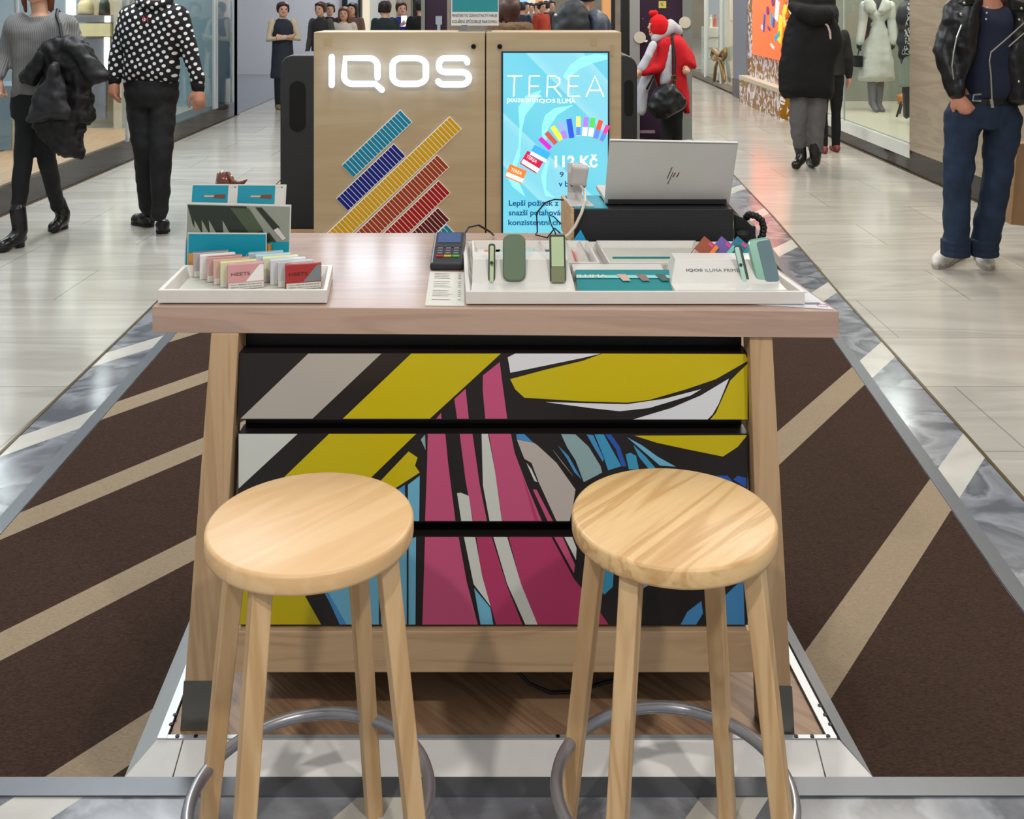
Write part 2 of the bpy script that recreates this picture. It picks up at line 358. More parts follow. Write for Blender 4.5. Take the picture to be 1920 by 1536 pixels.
# left shop
b = MB(); b.b2((LX-.3,4,0), (LX,14.35,.2)); struct(b.build('baseboard_left', m_dark))
struct(MB().b2((LX-4,3,.19), (LX-.05,14.2,.2)).build('floor_shop', mat('shop_floor', (186,176,160), .3)))
struct(MB().b2((LX-4,14.2,0), (LX-.0,14.35,3.6)).build('wall_left', mat('shop_end_wall', (150,160,168), .5)))
struct(MB().b2((LX-4.1,3,0), (LX-4,14.3,3.6)).build('wall_back_shop', mat('shop_back', (186,186,180), .6)))
wn = struct(MB().b2((LX-.03,5,.2), (LX-.02,14.2,3.3)).build('window_3', mat('shop_glass_left', (225,240,245), .03, tr=1., ior=1.2, var=0)))
b = MB()
for y in (8.0, 10.3, 13.35): b.b2((LX-.04,y-.012,.2), (LX-.005,y+.012,3.3))
b.b2((LX-.06,14.15,.2),(LX,14.36,3.3)); b.b2((LX-.05,13.3,.2),(LX,13.42,3.3)); b.build('mullion', m_alu, wn)
b = MB(); b.b2((LX-.9,5,.2), (LX-.06,11.2,.215)); struct(b.build('floor_plinth', wood('shop_wood', (205,160,118), (180,134,94), 'Y')))
area('left_shop_lamp', (LX-1.6, 10.5, 3.2), 1.2, 150, (0,0,0), (1,.96,.9), 5)
# white recess wall behind the left shop
struct(MB().b2((-6.6,21.8,0), (-3.55,21.95,4)).build('wall_hoarding', m_white)); struct(MB().b2((-6.6,14.36,0), (-3.88,21.8,.012)).build('floor_recess', mat('recess_floor', (128,132,140), .35)))
struct(MB().b2((-6.6,14.36,0), (-6.5,21.8,4)).build('wall_recess', mat('recess_wall', (165,170,178), .5)))
struct(MB().b2((-3.60,21.7,0), (-3.5,21.8,4)).build('trim_6', m_black))
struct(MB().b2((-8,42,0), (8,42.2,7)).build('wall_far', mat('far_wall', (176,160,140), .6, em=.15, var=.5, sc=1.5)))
# ---------------------------------------------------------------- kiosk platform
oak_x = wood('oak_x', (210,177,138), (180,146,108), 'X', 1., .4, .5); oak_z = wood('oak_z', (200,168,130), (172,138,100), 'Z', 1., .45, .4)
oak_top = wood('oak_top', (188,160,142), (166,138,122), 'X', 1., .13, .4)
m_herr = wood('herringbone', (190,154,120), (142,108,80), 'X', 1.4, .5, .4, rot=.8)
pl = thing('kiosk_platform', 'low wooden platform edged with aluminium and white ramp strips under the counter', 'platform', (-.05,2.16,0))
pf = [V(-.818,2.158,0), V(.762,2.158,0)]; PB = 7.6
# base outline: outer frame drifts left with depth
def PX(x, d): return x-(d-2.158)*.062
def pq(x0, x1, d0, d1, z0, z1, mi=0, b=None):
    b.prism([V(PX(x0,d0),d0,z0), V(PX(x1,d0),d0,z0), V(PX(x1,d1),d1,z0), V(PX(x0,d1),d1,z0)], (0,0,z1-z0), mi)
b = MB(); pq(-.745, .69, 2.235, PB, .006, .03, 0, b); b.build('deck', m_herr, pl)
b = MB()
# front ramp
for x0, x1 in ((-.818,-.717), (-.714,.66), (.663,.762)):
    i0 = .045 if x0 < -.8 else 0; i1 = .05 if x1 > .75 else 0
    b.add([V(x0,2.158,.004), V(x1,2.158,.004), V(x1-i1,2.228,.034), V(x0+i0,2.228,.034), V(x0,2.158,.002), V(x1,2.158,.002), V(x1-i1,2.228,.002), V(x0+i0,2.228,.002)],
          [(0,1,2,3),(4,7,6,5),(0,4,5,1),(3,2,6,7),(0,3,7,4),(1,5,6,2)])
b.build('ramp_strip', mat('ramp_white', (232,230,224), .45), pl)
b = MB()
for s, xo, xi in ((-1,-.818,-.772), (1,.762,.716)):
    a0, a1 = V(xo,2.16,.004), V(PX(xo,PB),PB,.004); c0, c1 = V(xi,2.228,.034), V(PX(xi,PB),PB,.034)
    b.add([a0,a1,c1,c0,a0-V(0,0,.003),a1-V(0,0,.003),c1-V(0,0,.033),c0-V(0,0,.033)], [(0,1,2,3),(4,7,6,5),(0,4,5,1),(3,2,6,7),(0,3,7,4),(1,5,6,2)])
    x2 = xi-s*.004; x3 = xi-s*.024
    pq(min(x2,x3), max(x2,x3), 2.228, PB, .028, .038, 0, b)
b.b2((-.765,2.229,.026), (.708,2.24,.037))
b.build('frame_rail', m_alu, pl)
b = MB()
for x, y in ((-.757,2.3),(-.756,2.27),(-.73,2.234),(-.69,2.234),(.69,2.234),(.655,2.234),(.62,2.234),(.703,2.3),(.70,2.33),(.705,2.27),(.1,2.234)):
    MB().cyl(V(x,y,.0345), V(x,y,.0392), .0045, 10).build('screw', m_black, pl)
# ---------------------------------------------------------------- counter table
ZT = .965
ct = thing('counter_table', 'oak counter on splayed legs with three drawer fronts in bold graffiti stripes', 'counter', (-.05,2.25,0))
TP = [V(-.797,2.268,0), V(.713,2.233,0), V(.622,2.976,0), V(-.80,2.976,0)]
b = MB(); b.prism([V(p.x,p.y,ZT-.058) for p in TP], (0,0,.058)); b.build('tabletop', oak_top, ct, bevel=.0015)
def legmb(xt0, xt1, xb0, xb1, y0, y1, z0, z1):
    return MB().add([V(xb0,y0,z0),V(xb1,y0,z0),V(xb1,y1,z0),V(xb0,y1,z0),V(xt0,y0,z1),V(xt1,y0,z1),V(xt1,y1,z1),V(xt0,y1,z1)],
      [(3,2,1,0),(4,5,6,7),(0,1,5,4),(1,2,6,5),(2,3,7,6),(3,0,4,7)])
ZL = ZT-.058
for (a0,a1,c0,c1,f) in ((-.665,-.604,-.731,-.655,2.262),(.521,.571,.549,.618,2.246)):
    for y0 in (f, 2.86):
        l = legmb(a0,a1,c0,c1,y0,y0+.065,.030,ZL).build('leg', oak_z, ct, bevel=.002)
        t = .11/ZL; q = .0015
        legmb(c0+(a0-c0)*t-q, c1+(a1-c1)*t+q, c0-q, c1+q, y0-q, y0+.065+q, .031, .14).build('foot_sleeve', mat('steel_sleeve', (112,110,104), .35, .55), l)
b = MB(); b.b2((-.64,2.262,.158), (.55,2.325,.249)); b.build('lower_rail', oak_x, ct, bevel=.002)
b = MB(); b.b2((-.606,2.33,.247), (.522,2.9,ZL-.001)); b.b2((-.606,2.335,.115),(.522,2.9,.249)); b.b2((-.6,2.47,.031),(.515,2.88,.12)); b.build('cabinet_body', mat('cabinet_black', (20,18,18), .5), ct)  # lowest box is added as a dark back for the shade under the counter
# drawer fronts with the printed stripes
DF = 2.275
AC = [(32,27,26),(178,170,160),(200,180,6),(196,82,122),(222,222,226),(178,56,100),(206,208,200),(110,178,206),(70,140,196),(40,86,172),(140,168,170),(186,176,168),(150,182,210),(60,150,190)]
am = [mat('print%d' % i, c, .3, var=.03, sc=5) for i, c in enumerate(AC)]
art = {0: [
 (1,[(578,662),(715,662),(586,785),(451,785)]), (2,[(771,662),(939,662),(806,785),(643,785)]),
 (3,[(905.5,704),(937,679),(941,711),(951,785),(910,785),(905,730)]), (3,[(852,748),(873,729),(879,785),(857,785)]), (3,[(818,785),(827,774),(828,785)]),
 (4,[(952,670),(966,663),(1126,663),(1093,671),(957,699)]),
 (2,[(1129,663),(1397,664),(1403,672),(1403,677),(1342,711),(1286,730),(1217,750),(1176,755),(1093,752.5),(983,745.6),(966,730),(956.6,711),(1024,693),(1093,676.6)]),
 (4,[(1024,754),(1093,756),(1176,758),(1245,748),(1314,730),(1295,741.5),(1217,765),(1162,771),(1107,765)]),
 (4,[(1188,787),(1259,765),(1314,741.5),(1366.5,710),(1347,758),(1336,777),(1326.5,787)]),
 (2,[(1403,682),(1386,697),(1369,714),(1355.5,744),(1342,774.6),(1332,787),(1403,787)])],
 1: [(6,[(446,813),(558,813),(446,916)]), (2,[(617,813),(780,813),(612,977),(447,977)]),
 (2,[(766,846.6),(783,858),(778,873),(787,886),(741,915.6),(690,945),(680,937)]),
 (8,[(700,977),(700,945),(746,918),(759,909),(761,977)]), (7,[(765,909),(787,892),(786,977),(765,977)]),
 (3,[(802,813),(835,813),(840,867),(854,977),(797,977),(801,867)]), (10,[(789,824),(797,815),(798,844)]),
 (3,[(862,813),(886,813),(899,906),(913,977),(887,977),(873,901)]), (6,[(857,925),(864,924),(879,930),(886,977),(865,977)]),
 (6,[(903,813),(915,813),(928,882),(941,977),(918,977),(905.5,910)]),
 (3,[(916.6,813),(958,813),(965,849),(988,910),(1016,977),(941.4,977),(927.6,877)]), (5,[(977,885),(1010,977),(1003,977)]),
 (11,[(969,824),(1002,831),(1010,837),(1043.5,868),(1079,918),(1074,950),(1068,977),(1043.5,977),(1010,904),(996.6,868),(983,860)]),
 (3,[(999,918),(1006,918),(1036.6,977),(1027,977)]), (6,[(987,868),(996.6,879.5),(1007.7,904),(1002,901.6)]),
 (8,[(968,814),(983,814),(1001,831),(969,823)]), (10,[(1052,814),(1079,814.6),(1104,838),(1126,874),(1129,886),(1094.6,904),(1079,863),(1063,838)]),
 (8,[(1046,835),(1066,855),(1090.5,899),(1076.7,885),(1063,860)]), (6,[(1036.6,843.6),(1054.6,868),(1075,893)]),
 (8,[(1100,814.6),(1112.5,816),(1132,860),(1130.5,866),(1115,841)]), (13,[(1115,814.6),(1132,814.6),(1165,874),(1140,882),(1132,857)]),
 (9,[(1134.6,814.6),(1145.7,814.6),(1162,838),(1174.7,874),(1166,875),(1154,841)]), (13,[(1173,852),(1181.6,849),(1192.6,854.6),(1198,880),(1179,880)]),
 (7,[(1176,820),(1203.6,835),(1234,857),(1267,875),(1237,872.6)]), (13,[(1187,834),(1209,854.6),(1231,880),(1217.5,880),(1198,857)]),
 (9,[(1341.7,892),(1364,892),(1375,904),(1360,915)]), (9,[(1383,892),(1399,896),(1399,915),(1375,899)]),
 (2,[(1190,817),(1401,816),(1383,838),(1355.5,856),(1286.5,842),(1231,830)])],
 2: [(2,[(447,1060),(545,1060),(571,1116),(602,1171),(447,1171)]), (7,[(600,1060),(780,1007),(779,1171),(641,1171),(610,1114)]),
 (8,[(598,1085),(618,1115),(650,1171),(637,1171)]), (3,[(797,1007),(860,1007),(875,1090),(896,1171),(792,1171)]),
 (6,[(870,1007),(891,1007),(904,1080),(920,1137),(888,1095)]),
 (5,[(893.5,1007),(922,1007),(951,1100),(979.5,1171),(930,1171),(919.6,1134),(901,1069)]),
 (7,[(889,1103),(919.6,1140),(925,1171),(901,1171)]), (6,[(925,1007),(951,1007),(977,1095),(1008,1171),(985,1171),(951,1095)]),
 (5,[(953.5,1007),(1034,1007),(1076,1085),(1117.5,1137),(1141,1171),(1008,1171),(977,1095)]),
 (3,[(1039,1007),(1055,1007),(1078,1059),(1076,1075)]), (6,[(1058,1007),(1073,1007),(1081,1028),(1080,1050)]),
 (13,[(1130,1048),(1151,1064),(1149,1100),(1133,1115),(1120,1098)]), (12,[(1206,1103),(1201,1088),(1232,1088)]),
 (8,[(1276,1171),(1289,1147),(1315,1127),(1318,1150),(1305,1171)]), (8,[(1360,1116),(1393.5,1085),(1396,1171),(1360,1171)])]}
rows = [(662.5,787), (813,978), (1005.5,1172)]
for k, (y0, y1) in enumerate(rows):
    b = MB(); p = at(447,y1,DF); q = at(1402,y0,DF)
    b.b2((p.x, DF, p.z), (q.x, DF+.05, q.z), 0)
    for i, (mi, pts) in enumerate(art[k]):
        cl = [(min(max(x, 447.5), 1401.5), min(max(y, y0+.6), y1-.6)) for x, y in pts]
        vv = [at(x, y, DF) for x, y in cl]; vv = [V(v.x, DF, v.z) for v in vv]
        b.prism(vv, (0, -(.0005+.0001*(i % 5)), 0), mi)
    if k == 2:
        for x in (711, 763): p1 = at(x,1007,DF); p2 = at(x+3,1170,DF); b.b2((p1.x, DF-.002, p2.z), (p2.x, DF-.0005, p1.z), 0)
    o = b.build('drawer_front', am, ct)
    o['label'] = ['top drawer front printed with grey, yellow and pink bands', 'middle drawer front printed with yellow, pink and blue streaks', 'bottom drawer front printed with magenta and blue bands'][k]
b = MB(); b.tube([V(-.02,2.40,.114),V(.0,2.39,.09),V(.04,2.38,.055),V(.09,2.375,.037),V(.15,2.38,.035),V(.21,2.41,.035),V(.3,2.44,.035)], .004, 8)
tag(b.build('power_cable', m_black, org=(.0,2.4,.031)), 'black cable drooping under the counter onto the deck', 'cable')
# ---------------------------------------------------------------- stools
def stool(name, cx, cy, ang, label, wl):
    zs = .71; t = thing(name, label, 'stool', (cx, cy, 0))
    R = .185; c = V(cx, cy, 0)
    rings = [(c+V(0,0,zs-.036), R-.006, R-.006), (c+V(0,0,zs-.033), R-.001, R-.001), (c+V(0,0,zs-.028), R, R), (c+V(0,0,zs-.006), R, R), (c+V(0,0,zs-.002), R-.002, R-.002), (c+V(0,0,zs), R-.007, R-.007)]
    b = MB(); b.loft(rings, 96)
    s = b.build('seat', wl[0], t)
    for i in range(4):
        a = math.radians(ang+90*i); d = V(math.sin(a), math.cos(a), 0); n = V(d.y, -d.x, 0)
        p1 = c+d*.153+V(0,0,zs-.035); p0 = c+d*.236; hw = .0155
        vs_ = []
        ya = V(1,0,0)*math.cos(.45*(1 if cx < 0 else -1))+V(0,1,0)*math.sin(.45*(1 if cx < 0 else -1)); yb = V(-ya.y, ya.x, 0)
        for p, h_ in ((p0, hw), (p1, hw*1.12)):
            vs_ += [p-ya*h_-yb*h_, p+ya*h_-yb*h_, p+ya*h_+yb*h_, p-ya*h_+yb*h_]
        b = MB(); b.add(vs_, [(3,2,1,0),(4,5,6,7),(0,1,5,4),(1,2,6,5),(2,3,7,6),(3,0,4,7)])
        b.build('leg', wl[1], t, bevel=.003, seg=3)
    b = MB(); n = 72; Rr = .213; zr = .21; base = 0
    for i in range(n):
        A = 2*math.pi*i/n; d = V(math.cos(A), math.sin(A), 0)
        for j in range(12):
            B = 2*math.pi*j/12; b.v.append(c+V(0,0,zr)+d*(Rr+.0115*math.cos(B))+V(0,0,.0115*math.sin(B)))
    for i in range(n):
        for j in range(12):
            b.f.append((i*12+j, ((i+1)%n)*12+j, ((i+1)%n)*12+(j+1)%12, i*12+(j+1)%12)); b.m.append(0)
    b.build('foot_ring', mat('steel_ring', (160,160,166), .3, .65), t, smooth=True)
    for ch in t.children:
        if ch.name.startswith('seat'):
            for p in ch.data.polygons: p.use_smooth = len(p.vertices) < 10
            ch.data.set_sharp_from_angle(angle=.9)
pine1 = wood('pine_plain', (232,196,148), (216,174,122), 'Y', .7, .4, .35, rot=.75)
pine2 = wood('pine_grain', (232,197,144), (190,144,88), 'Y', .9, .4, .55, rot=.72)
pineleg = wood('pine_leg', (222,188,142), (188,148,100), 'Z', .8, .45, .6)
stool('bar_stool', -.363, 1.847, 21, 'round pine bar stool on the left with smooth pale seat', (pine1, pineleg))
stool('bar_stool', .294, 1.865, 36, 'round pine bar stool on the right with strongly grained seat', (pine2, pineleg))
# ---------------------------------------------------------------- kiosk display wall with the lit name and screen
DK = 5.1; kp = thing('display_wall', 'tall pale wood display wall with lit name sign and colour bars behind the counter', 'display', (-.23,5.13,.03))
pw = wood('panel_wood', (200,178,142), (186,162,124), 'X', .6, .5, .3, rot=0.)
def kz(y): return H-(y-HY)/F*DK
def kx(x): return (x-CX)/F*DK
def kpt(x, y, d=0): return V(kx(x), DK-d, kz(y))
for x0, x1 in ((588,909.5), (911.5,1165)):
    b = MB(); b.b2((kx(x0), DK, .03), (kx(x1), DK+.28, kz(60))); b.build('wood_panel', pw, kp, bevel=.006)
b = MB()
for x in (888, 937): b.cyl(kpt(x,87,.012), kpt(x,87,-.01), .012, 16)
b.build('bolt', mat('dark_bolt', (30,32,44), .2, .8), kp)
b = MB()
for x0, y0, x1, y1 in ((608,72,623,86),(1108,72,1119,86),(1144,84,1152,106)):
    b.b2(kpt(x0,y1,.002), kpt(x1,y0,-.01))
b.build('cover_plate', mat('plate_wood', (190,164,120), .5), kp)
m_sign = mat('sign_white', (188,214,255), .4, em=2.3, var=0)
def stroke(b, pts, r=.0155, close=False, mi=0):
    P = [kpt(x, y, .045) for x, y in pts]
    b.tube(P+([P[0], P[1]] if close else []), r, 12, mi, sq=1.)
def arc(cx, cy, rx, ry, a0, a1, n=6): return [(cx+rx*math.cos(math.radians(a0+(a1-a0)*i/n)), cy-ry*math.sin(math.radians(a0+(a1-a0)*i/n))) for i in range(n+1)]
for k, pts in enumerate([[(625,106),(625,158)],
   [(710,144),(710,128)]+arc(694,122,16,14,0,90)+[(650,108),(648,140)]+arc(664,142,16,14,180,270)+[(706,156),(718,167)]]):
    b = MB(); stroke(b, pts); o = b.build('sign_letter', m_sign, kp, smooth=True)
b = MB(); O = arc(780,122,20,14,0,90)+arc(756,122,18,14,90,180)+arc(756,142,18,14,180,270)+arc(780,142,20,14,270,360); stroke(b, O, close=True); b.build('sign_letter', m_sign, kp, smooth=True)
b = MB(); stroke(b, [(877,116)]+arc(868,116,9,8,20,90)+arc(836,121,12,13,90,180)+arc(836,123,12,11,180,270)[1:]+arc(866,145,14,11,90,0)+arc(866,145,14,12,0,-90)+arc(834,148,12,9,270,200)); b.build('sign_letter', m_sign, kp, smooth=True)
b = MB()
for x, y in ((625,112),(625,150),(650,112),(700,156),(740,120),(797,145),(835,108),(870,157)): b.cyl(kpt(x,y,.045), kpt(x,y,0), .006, 8)
b.build('standoff', m_alu, kp)
# colour bars: rows of small upright packs shown as framed strips
def cz(x, y): return (520+x/3.84, 50+y/3.84)
bars = [((0,138,170),(885,597),(465,995),19), ((6,26,130),(838,840),(425,1235),19), ((222,172,8),(1240,645),(312,1528),42),
        ((168,64,18),(1150,920),(430,1610),33), ((172,20,12),(1160,1105),(600,1640),26), ((100,14,18),(1155,1300),(800,1640),17), ((0,138,170),(1215,1420),(1000,1625),10)]
m_fr = mat('bar_frame', (238,238,236), .4, em=.25, var=0)
for i, (c, p1, p0, n) in enumerate(bars):
    a = kpt(*cz(*p1)); e = kpt(*cz(*p0)); u = (e-a); L_ = u.length; u.normalize(); w_ = V(u.z, 0, -u.x)
    if w_.z > 0: w_ = -w_
    W_ = (kpt(*cz(88,93))-kpt(*cz(0,0))).length*.99; N = V(0,-1,0)
    b = MB(); b.prism([a, a+u*L_, a+u*L_+w_*W_, a+w_*W_], (0,-.006,0), 0)
    g = .0032
    for k in range(n):
        s0 = L_*k/n+g*.6; s1 = L_*(k+1)/n-g*.6
        q = [a+u*s0+w_*g, a+u*s1+w_*g, a+u*s1+w_*(W_-g), a+u*s0+w_*(W_-g)]
        b.prism([v+V(0,-.006,0) for v in q], (0,-.004,0), 1)
    b.build('colour_bar', [m_fr, mat('bar%d' % i, c, .35)], kp)
# screen
sc_ = thing('advert_screen', 'bright cyan advertising screen set in the display wall with product packs and prices', 'screen', (kx(1042), DK, .3))
b = MB(); b.b2(kpt(940,452,.012), kpt(1142,96,-.004)); b.build('screen_frame', mat('screen_edge', (20,60,80), .3), sc_)
def scrmat():
    m, N, L, b = nt('screen_cyan'); tc = N.new('ShaderNodeTexCoord'); n = N.new('ShaderNodeTexWave'); n.inputs['Scale'].default_value = .9; n.inputs['Distortion'].default_value = 3.; n.inputs['Detail'].default_value = 1; n.wave_type = 'BANDS'; n.bands_direction = 'DIAGONAL'; n.inputs['Detail Scale'].default_value = .6
    L.new(tc.outputs['Object'], n.inputs['Vector']); r = ramp(N, [(.0, lin((120,216,236))), (.62, lin((112,212,234))), (.66, lin((160,230,244))), (.9, lin((140,222,240)))])
    L.new(n.outputs['Fac'], r.inputs[0]); L.new(r.outputs[0], b.inputs['Emission Color']); b.inputs['Emission Strength'].default_value = 1.05; b.inputs['Base Color'].default_value = (.02,.02,.02,1); b.inputs['Roughness'].default_value = .15; return m
b = MB(); b.b2(kpt(943.5,450,.015), kpt(1139,99,.011)); b.build('screen_image', scrmat(), sc_)
def ribbon(pts):
    b = MB(); b.prism([kpt(x, y, .0152) for x, y in pts], (0,-.0004,0)); b.build('pale_ribbon', mat('em_ribbon', (134,216,236), .4, em=.95, var=0), sc_)
ribbon([(1055,143),(1068,122),(1090,106),(1115,101),(1138,103),(1138,111),(1110,118),(1085,130),(1062,150)])
ribbon([(972,200),(985,180),(1015,168),(1005,190),(985,215),(978,245),(975,290),(966,320),(960,310),(972,275),(974,235)])
ribbon([(1016,235),(1022,215),(1040,202),(1075,196),(1045,215),(1028,240),(1022,275),(1016,262)])
ribbon([(950,330),(962,350),(985,368),(975,345),(960,322)])
ribbon([(1014,330),(1022,305),(1030,300),(1024,330),(1024,355),(1040,370),(1022,366)])
def em(name, c, e=1.): return mat('em_'+name, c, .4, em=e, var=0)
SN = V(0,-.0168,0)
def stext(b, s, x0, y0, x1, y1, mi=0):
    p = kpt(x0, y1); q = kpt(x1, y0); b.text(s, V(p.x, DK, p.z), q.x-p.x, q.z-p.z, mi, N=SN)
b = MB(); stx = lambda pts, r=1.3: b.tube([kpt(x, y, .017) for x, y in pts], r/F*DK, 6, 0)
stx([(952,142),(978,142)]); stx([(965,142),(963,180)])
for x in (993,1066): stx([(x+18,142),(x,142),(x-1,180),(x+20,180)]); stx([(x,161),(x+16,161)])
stx([(1025,180),(1027,142),(1040,142),(1049,147),(1049,156),(1042,162),(1027,163)]); stx([(1038,163),(1052,180)])
stx([(1099,180),(1115,142),(1131,180)]); stx([(1104,169),(1126,169)])
b.build('white_heading', em('white', (250,252,255), 1.3), sc_)
for a in (('pouze pro', 951, 184, 1004, 194), ('IQOS', 1007, 185, 1041, 193), ('ILUMA', 1045, 184, 1078, 193), ('*112 Kč', 1040, 289, 1120, 313)):
    b = MB(); stext(b, *a); b.build('white_lettering', em('white', (250,252,255), 1.3), sc_)
for a in (('*9 11', 1049, 321, 1075, 331), ('*v balení', 1047, 338, 1095, 349), ('*Lepší požitek z', 954, 374, 1047, 388), ('*snazší potahování', 954, 392, 1062, 406), ('*konzistentní chuť', 953, 409, 1064, 421)):
    b = MB(); stext(b, *a); b.build('navy_lettering', em('navy', (16,70,124), .8), sc_)
b = MB(); PC = [(232,120,50),(190,30,70),(60,160,220),(200,40,190),(190,80,70),(236,226,60),(150,160,230),(50,80,200),(236,240,110),(160,120,220),(80,200,90),(230,80,60),(240,60,150),(250,250,250),(90,130,220)]
def qd(cx, cy, w_, h_, a, mi, dd=.0):
    ca, sa = math.cos(a), math.sin(a); P = [(cx+ca*x-sa*y, cy+sa*x+ca*y) for x, y in ((-w_,-h_),(w_,-h_),(w_,h_),(-w_,h_))]
    b.prism([kpt(x, y, .016+dd) for x, y in P], (0,-.0006,0), mi)
for i, (x, y, w_, h_, a) in enumerate([(967,325,17,13,.4),(997,303,18,14,.55),(1012,288,17,11,.5),(1022,268,4.5,14,-.8),(1033,258,4.5,14,-.72),(1044,249,4.5,15,-.6),(1055,244,5,16,-.3),(1069,240,5,18,-.15),(1084,236,4,18,.0),(1097,237,4.5,18,.1),(1109,238,4.5,18,.15),(1121,242,4.5,18,.3),(1133,249,4,16,.4)]):
    qd(x, y, w_, h_, a, i)
    if i < 3: qd(x-5*math.sin(a)*1.0-0, y+h_*.5, w_*.98, h_*.3, a, 13, .001)
    elif i > 5: qd(x+h_*.5*-math.sin(a), y+h_*.5*math.cos(a), w_, h_*.45, a, [9,7,14,13,13,14,14,0][i-6], .001)
b.build('pack_pictures', [em('p%d' % i, c, .9) for i, c in enumerate(PC)], sc_)
b = MB()
for (s, x, y, a) in (('TEREA',957,319,.4),('TEREA',986,294,.55)):
    b = MB(); U_ = V(math.cos(a),0,-math.sin(a)); W_ = V(math.sin(a),0,math.cos(a)); b.text(s, kpt(x,y,.0175), 22/F*DK, 6/F*DK, 0, U_, W_)
    b.build('pack_lettering', em('w2', (250,230,225), 1.), sc_)
# health warning sign standing on the wall
ws = thing('warning_sign', 'small acrylic sign with teal advert and black health warning on top of the display wall', 'sign', (kx(891),DK+.1,kz(60)))
D2 = DK+.1
def k2(x, y, d=0): p = at(x, y, D2); return V(p.x, D2-d, p.z)
b = MB(); b.b2(k2(846,48), k2(935,-30,-.004)); b.build('sign_sheet', mat('white_card', (228,228,226), .5), ws)
b = MB(); b.b2(k2(848,22,.001), k2(933.5,-28,-.0)); b.build('teal_advert', mat('teal_print', (40,148,156), .4), ws)
b = MB(); b.b2(k2(865,58), k2(876,47,-.01)); b.b2(k2(860,59.5,.03), k2(922,56,-.03)); b.build('stand', mat('acrylic', (170,176,182), .1, tr=.5), ws)
b = MB(); N2 = V(0,-.0018,0)
for s, y0, y1 in (('MINISTERSTVO ZDRAVOTNICTVÍ VARUJE', 25, 33.5), ('KOUŘENÍ ZPŮSOBUJE RAKOVINU', 35.5, 45)):
    p = k2(848,y1); q = k2(932,y0); b.text(s, p, q.x-p.x, q.z-p.z, 0, N=N2)
b.build('warning_text', m_black, ws)
# black counter ends behind the wall
m_leath = mat('black_leather', (42,42,43), .38, bump=.15, sc=220)
def kend(xa, xb, D, label, slot, flip):
    o = thing('kiosk_counter_end', label, 'cabinet', ((xa+xb)/2, D, .03))
    zt = H-(103-HY)/F*D; zb = .065; r = .09
    prof = []
    if flip: pr = [(xb,zb),(xb,zt-r)]+[(xb-r+r*math.cos(t), zt-r+r*math.sin(t)) for t in [i*math.pi/12 for i in range(1,7)]]+[(xa,zt),(xa,zb)]
    else: pr = [(xb,zb),(xb,zt)]+[(xa+r+r*math.cos(t), zt-r+r*math.sin(t)) for t in [math.pi/2+i*math.pi/12 for i in range(0,7)]]+[(xa,zb)]
    b = MB(); b.prism([V(x,D,z) for x, z in pr], (0,.5,0)); body = b.build('leather_body', m_leath, o, bevel=.012, seg=3)
    sx, sw, z0, z1 = slot; b = MB(); pts = []
    for t in range(0, 13): a = math.pi*t/12; pts.append(V(sx+sw*math.cos(a), D-.004, z1-sw+sw*math.sin(a)))
    for t in range(12, 25): a = math.pi*t/12; pts.append(V(sx+sw*math.cos(a), D-.004, z0+sw+sw*math.sin(a)))
    b.prism(pts, (0,.01,0)); b.build('hand_slot', mat('slot_black', (3,3,4), .8), o)
    MB().b2((xa,D+.0,.031), (xb,D+.5,.064)).build('wood_plinth', oak_x, o)
D7 = 7.0; f7 = lambda x: (x-CX)/F*D7
kend(f7(525), f7(640), D7, 'black leather counter end with oval hand slot left of the display wall', (f7(558), .055, H-(247-HY)/F*D7, H-(152-HY)/F*D7), False)
kend(f7(1110), f7(1195), D7, 'black leather counter end with dark oval slot right of the display wall', (f7(1179), .03, H-(218-HY)/F*D7, H-(150-HY)/F*D7), True)
# ---------------------------------------------------------------- things on the counter
m_tray = mat('tray_white', (212,207,200), .4); m_in = mat('tray_grey', (196,197,184), .5); m_wht = mat('gloss_white', (212,209,202), .3)
m_teal = mat('teal_card', (0,140,162), .4); m_tealp = mat('teal_plate', (22,128,130), .2)
def tray(name, label, P, zf, zt, inner=.022, group=None):
    """P: four outer corners (front-left, front-right, rear-right, rear-left)"""
    o = thing(name, label, 'tray', P[0].lerp(P[2], .5)+V(0,0,zf-P[0].z), group); c = sum((Vector((p.x,p.y)) for p in P), Vector((0,0)))/4
    def ins(p, k): 
        d = Vector((c.x-p.x, c.y-p.y)); return V(p.x+math.copysign(k, d.x), p.y+math.copysign(k, d.y), 0)
    O = [V(p.x,p.y,0) for p in P]; I = [ins(p, inner*.45) for p in O]; J = [ins(p, inner) for p in O]
    b = MB(); n = 4; vs_ = [p+V(0,0,zf+.003) for p in O]+[p+V(0,0,zt) for p in O]+[p+V(0,0,zt) for p in I]+[p+V(0,0,zf+.009) for p in J]
    fs = [(3,2,1,0)]
    for k in range(3):
        for i in range(4): j = (i+1) % 4; fs.append((k*4+i, k*4+j, k*4+4+j, k*4+4+i))
    fs.append((12,13,14,15)); b.add(vs_, fs); b.build('tray_body', m_tray, o, bevel=.0012)
    b = MB(); b.prism([ins(p, inner+.001)+V(0,0,zf+.0092) for p in O], (0,0,.0012)); b.build('tray_mat', m_in, o)
    b = MB(); b.prism([ins(p, .012)+V(0,0,zf+.0002) for p in O], (0,0,.003)); b.build('tray_foot', m_black, o)
    return o
tray('display_tray', 'small white tray holding two rows of flip-top packs at the left end of the counter', [V(-.79,2.283,ZT), V(-.412,2.283,ZT), V(-.437,2.498,ZT), V(-.80,2.498,ZT)], ZT, .997)
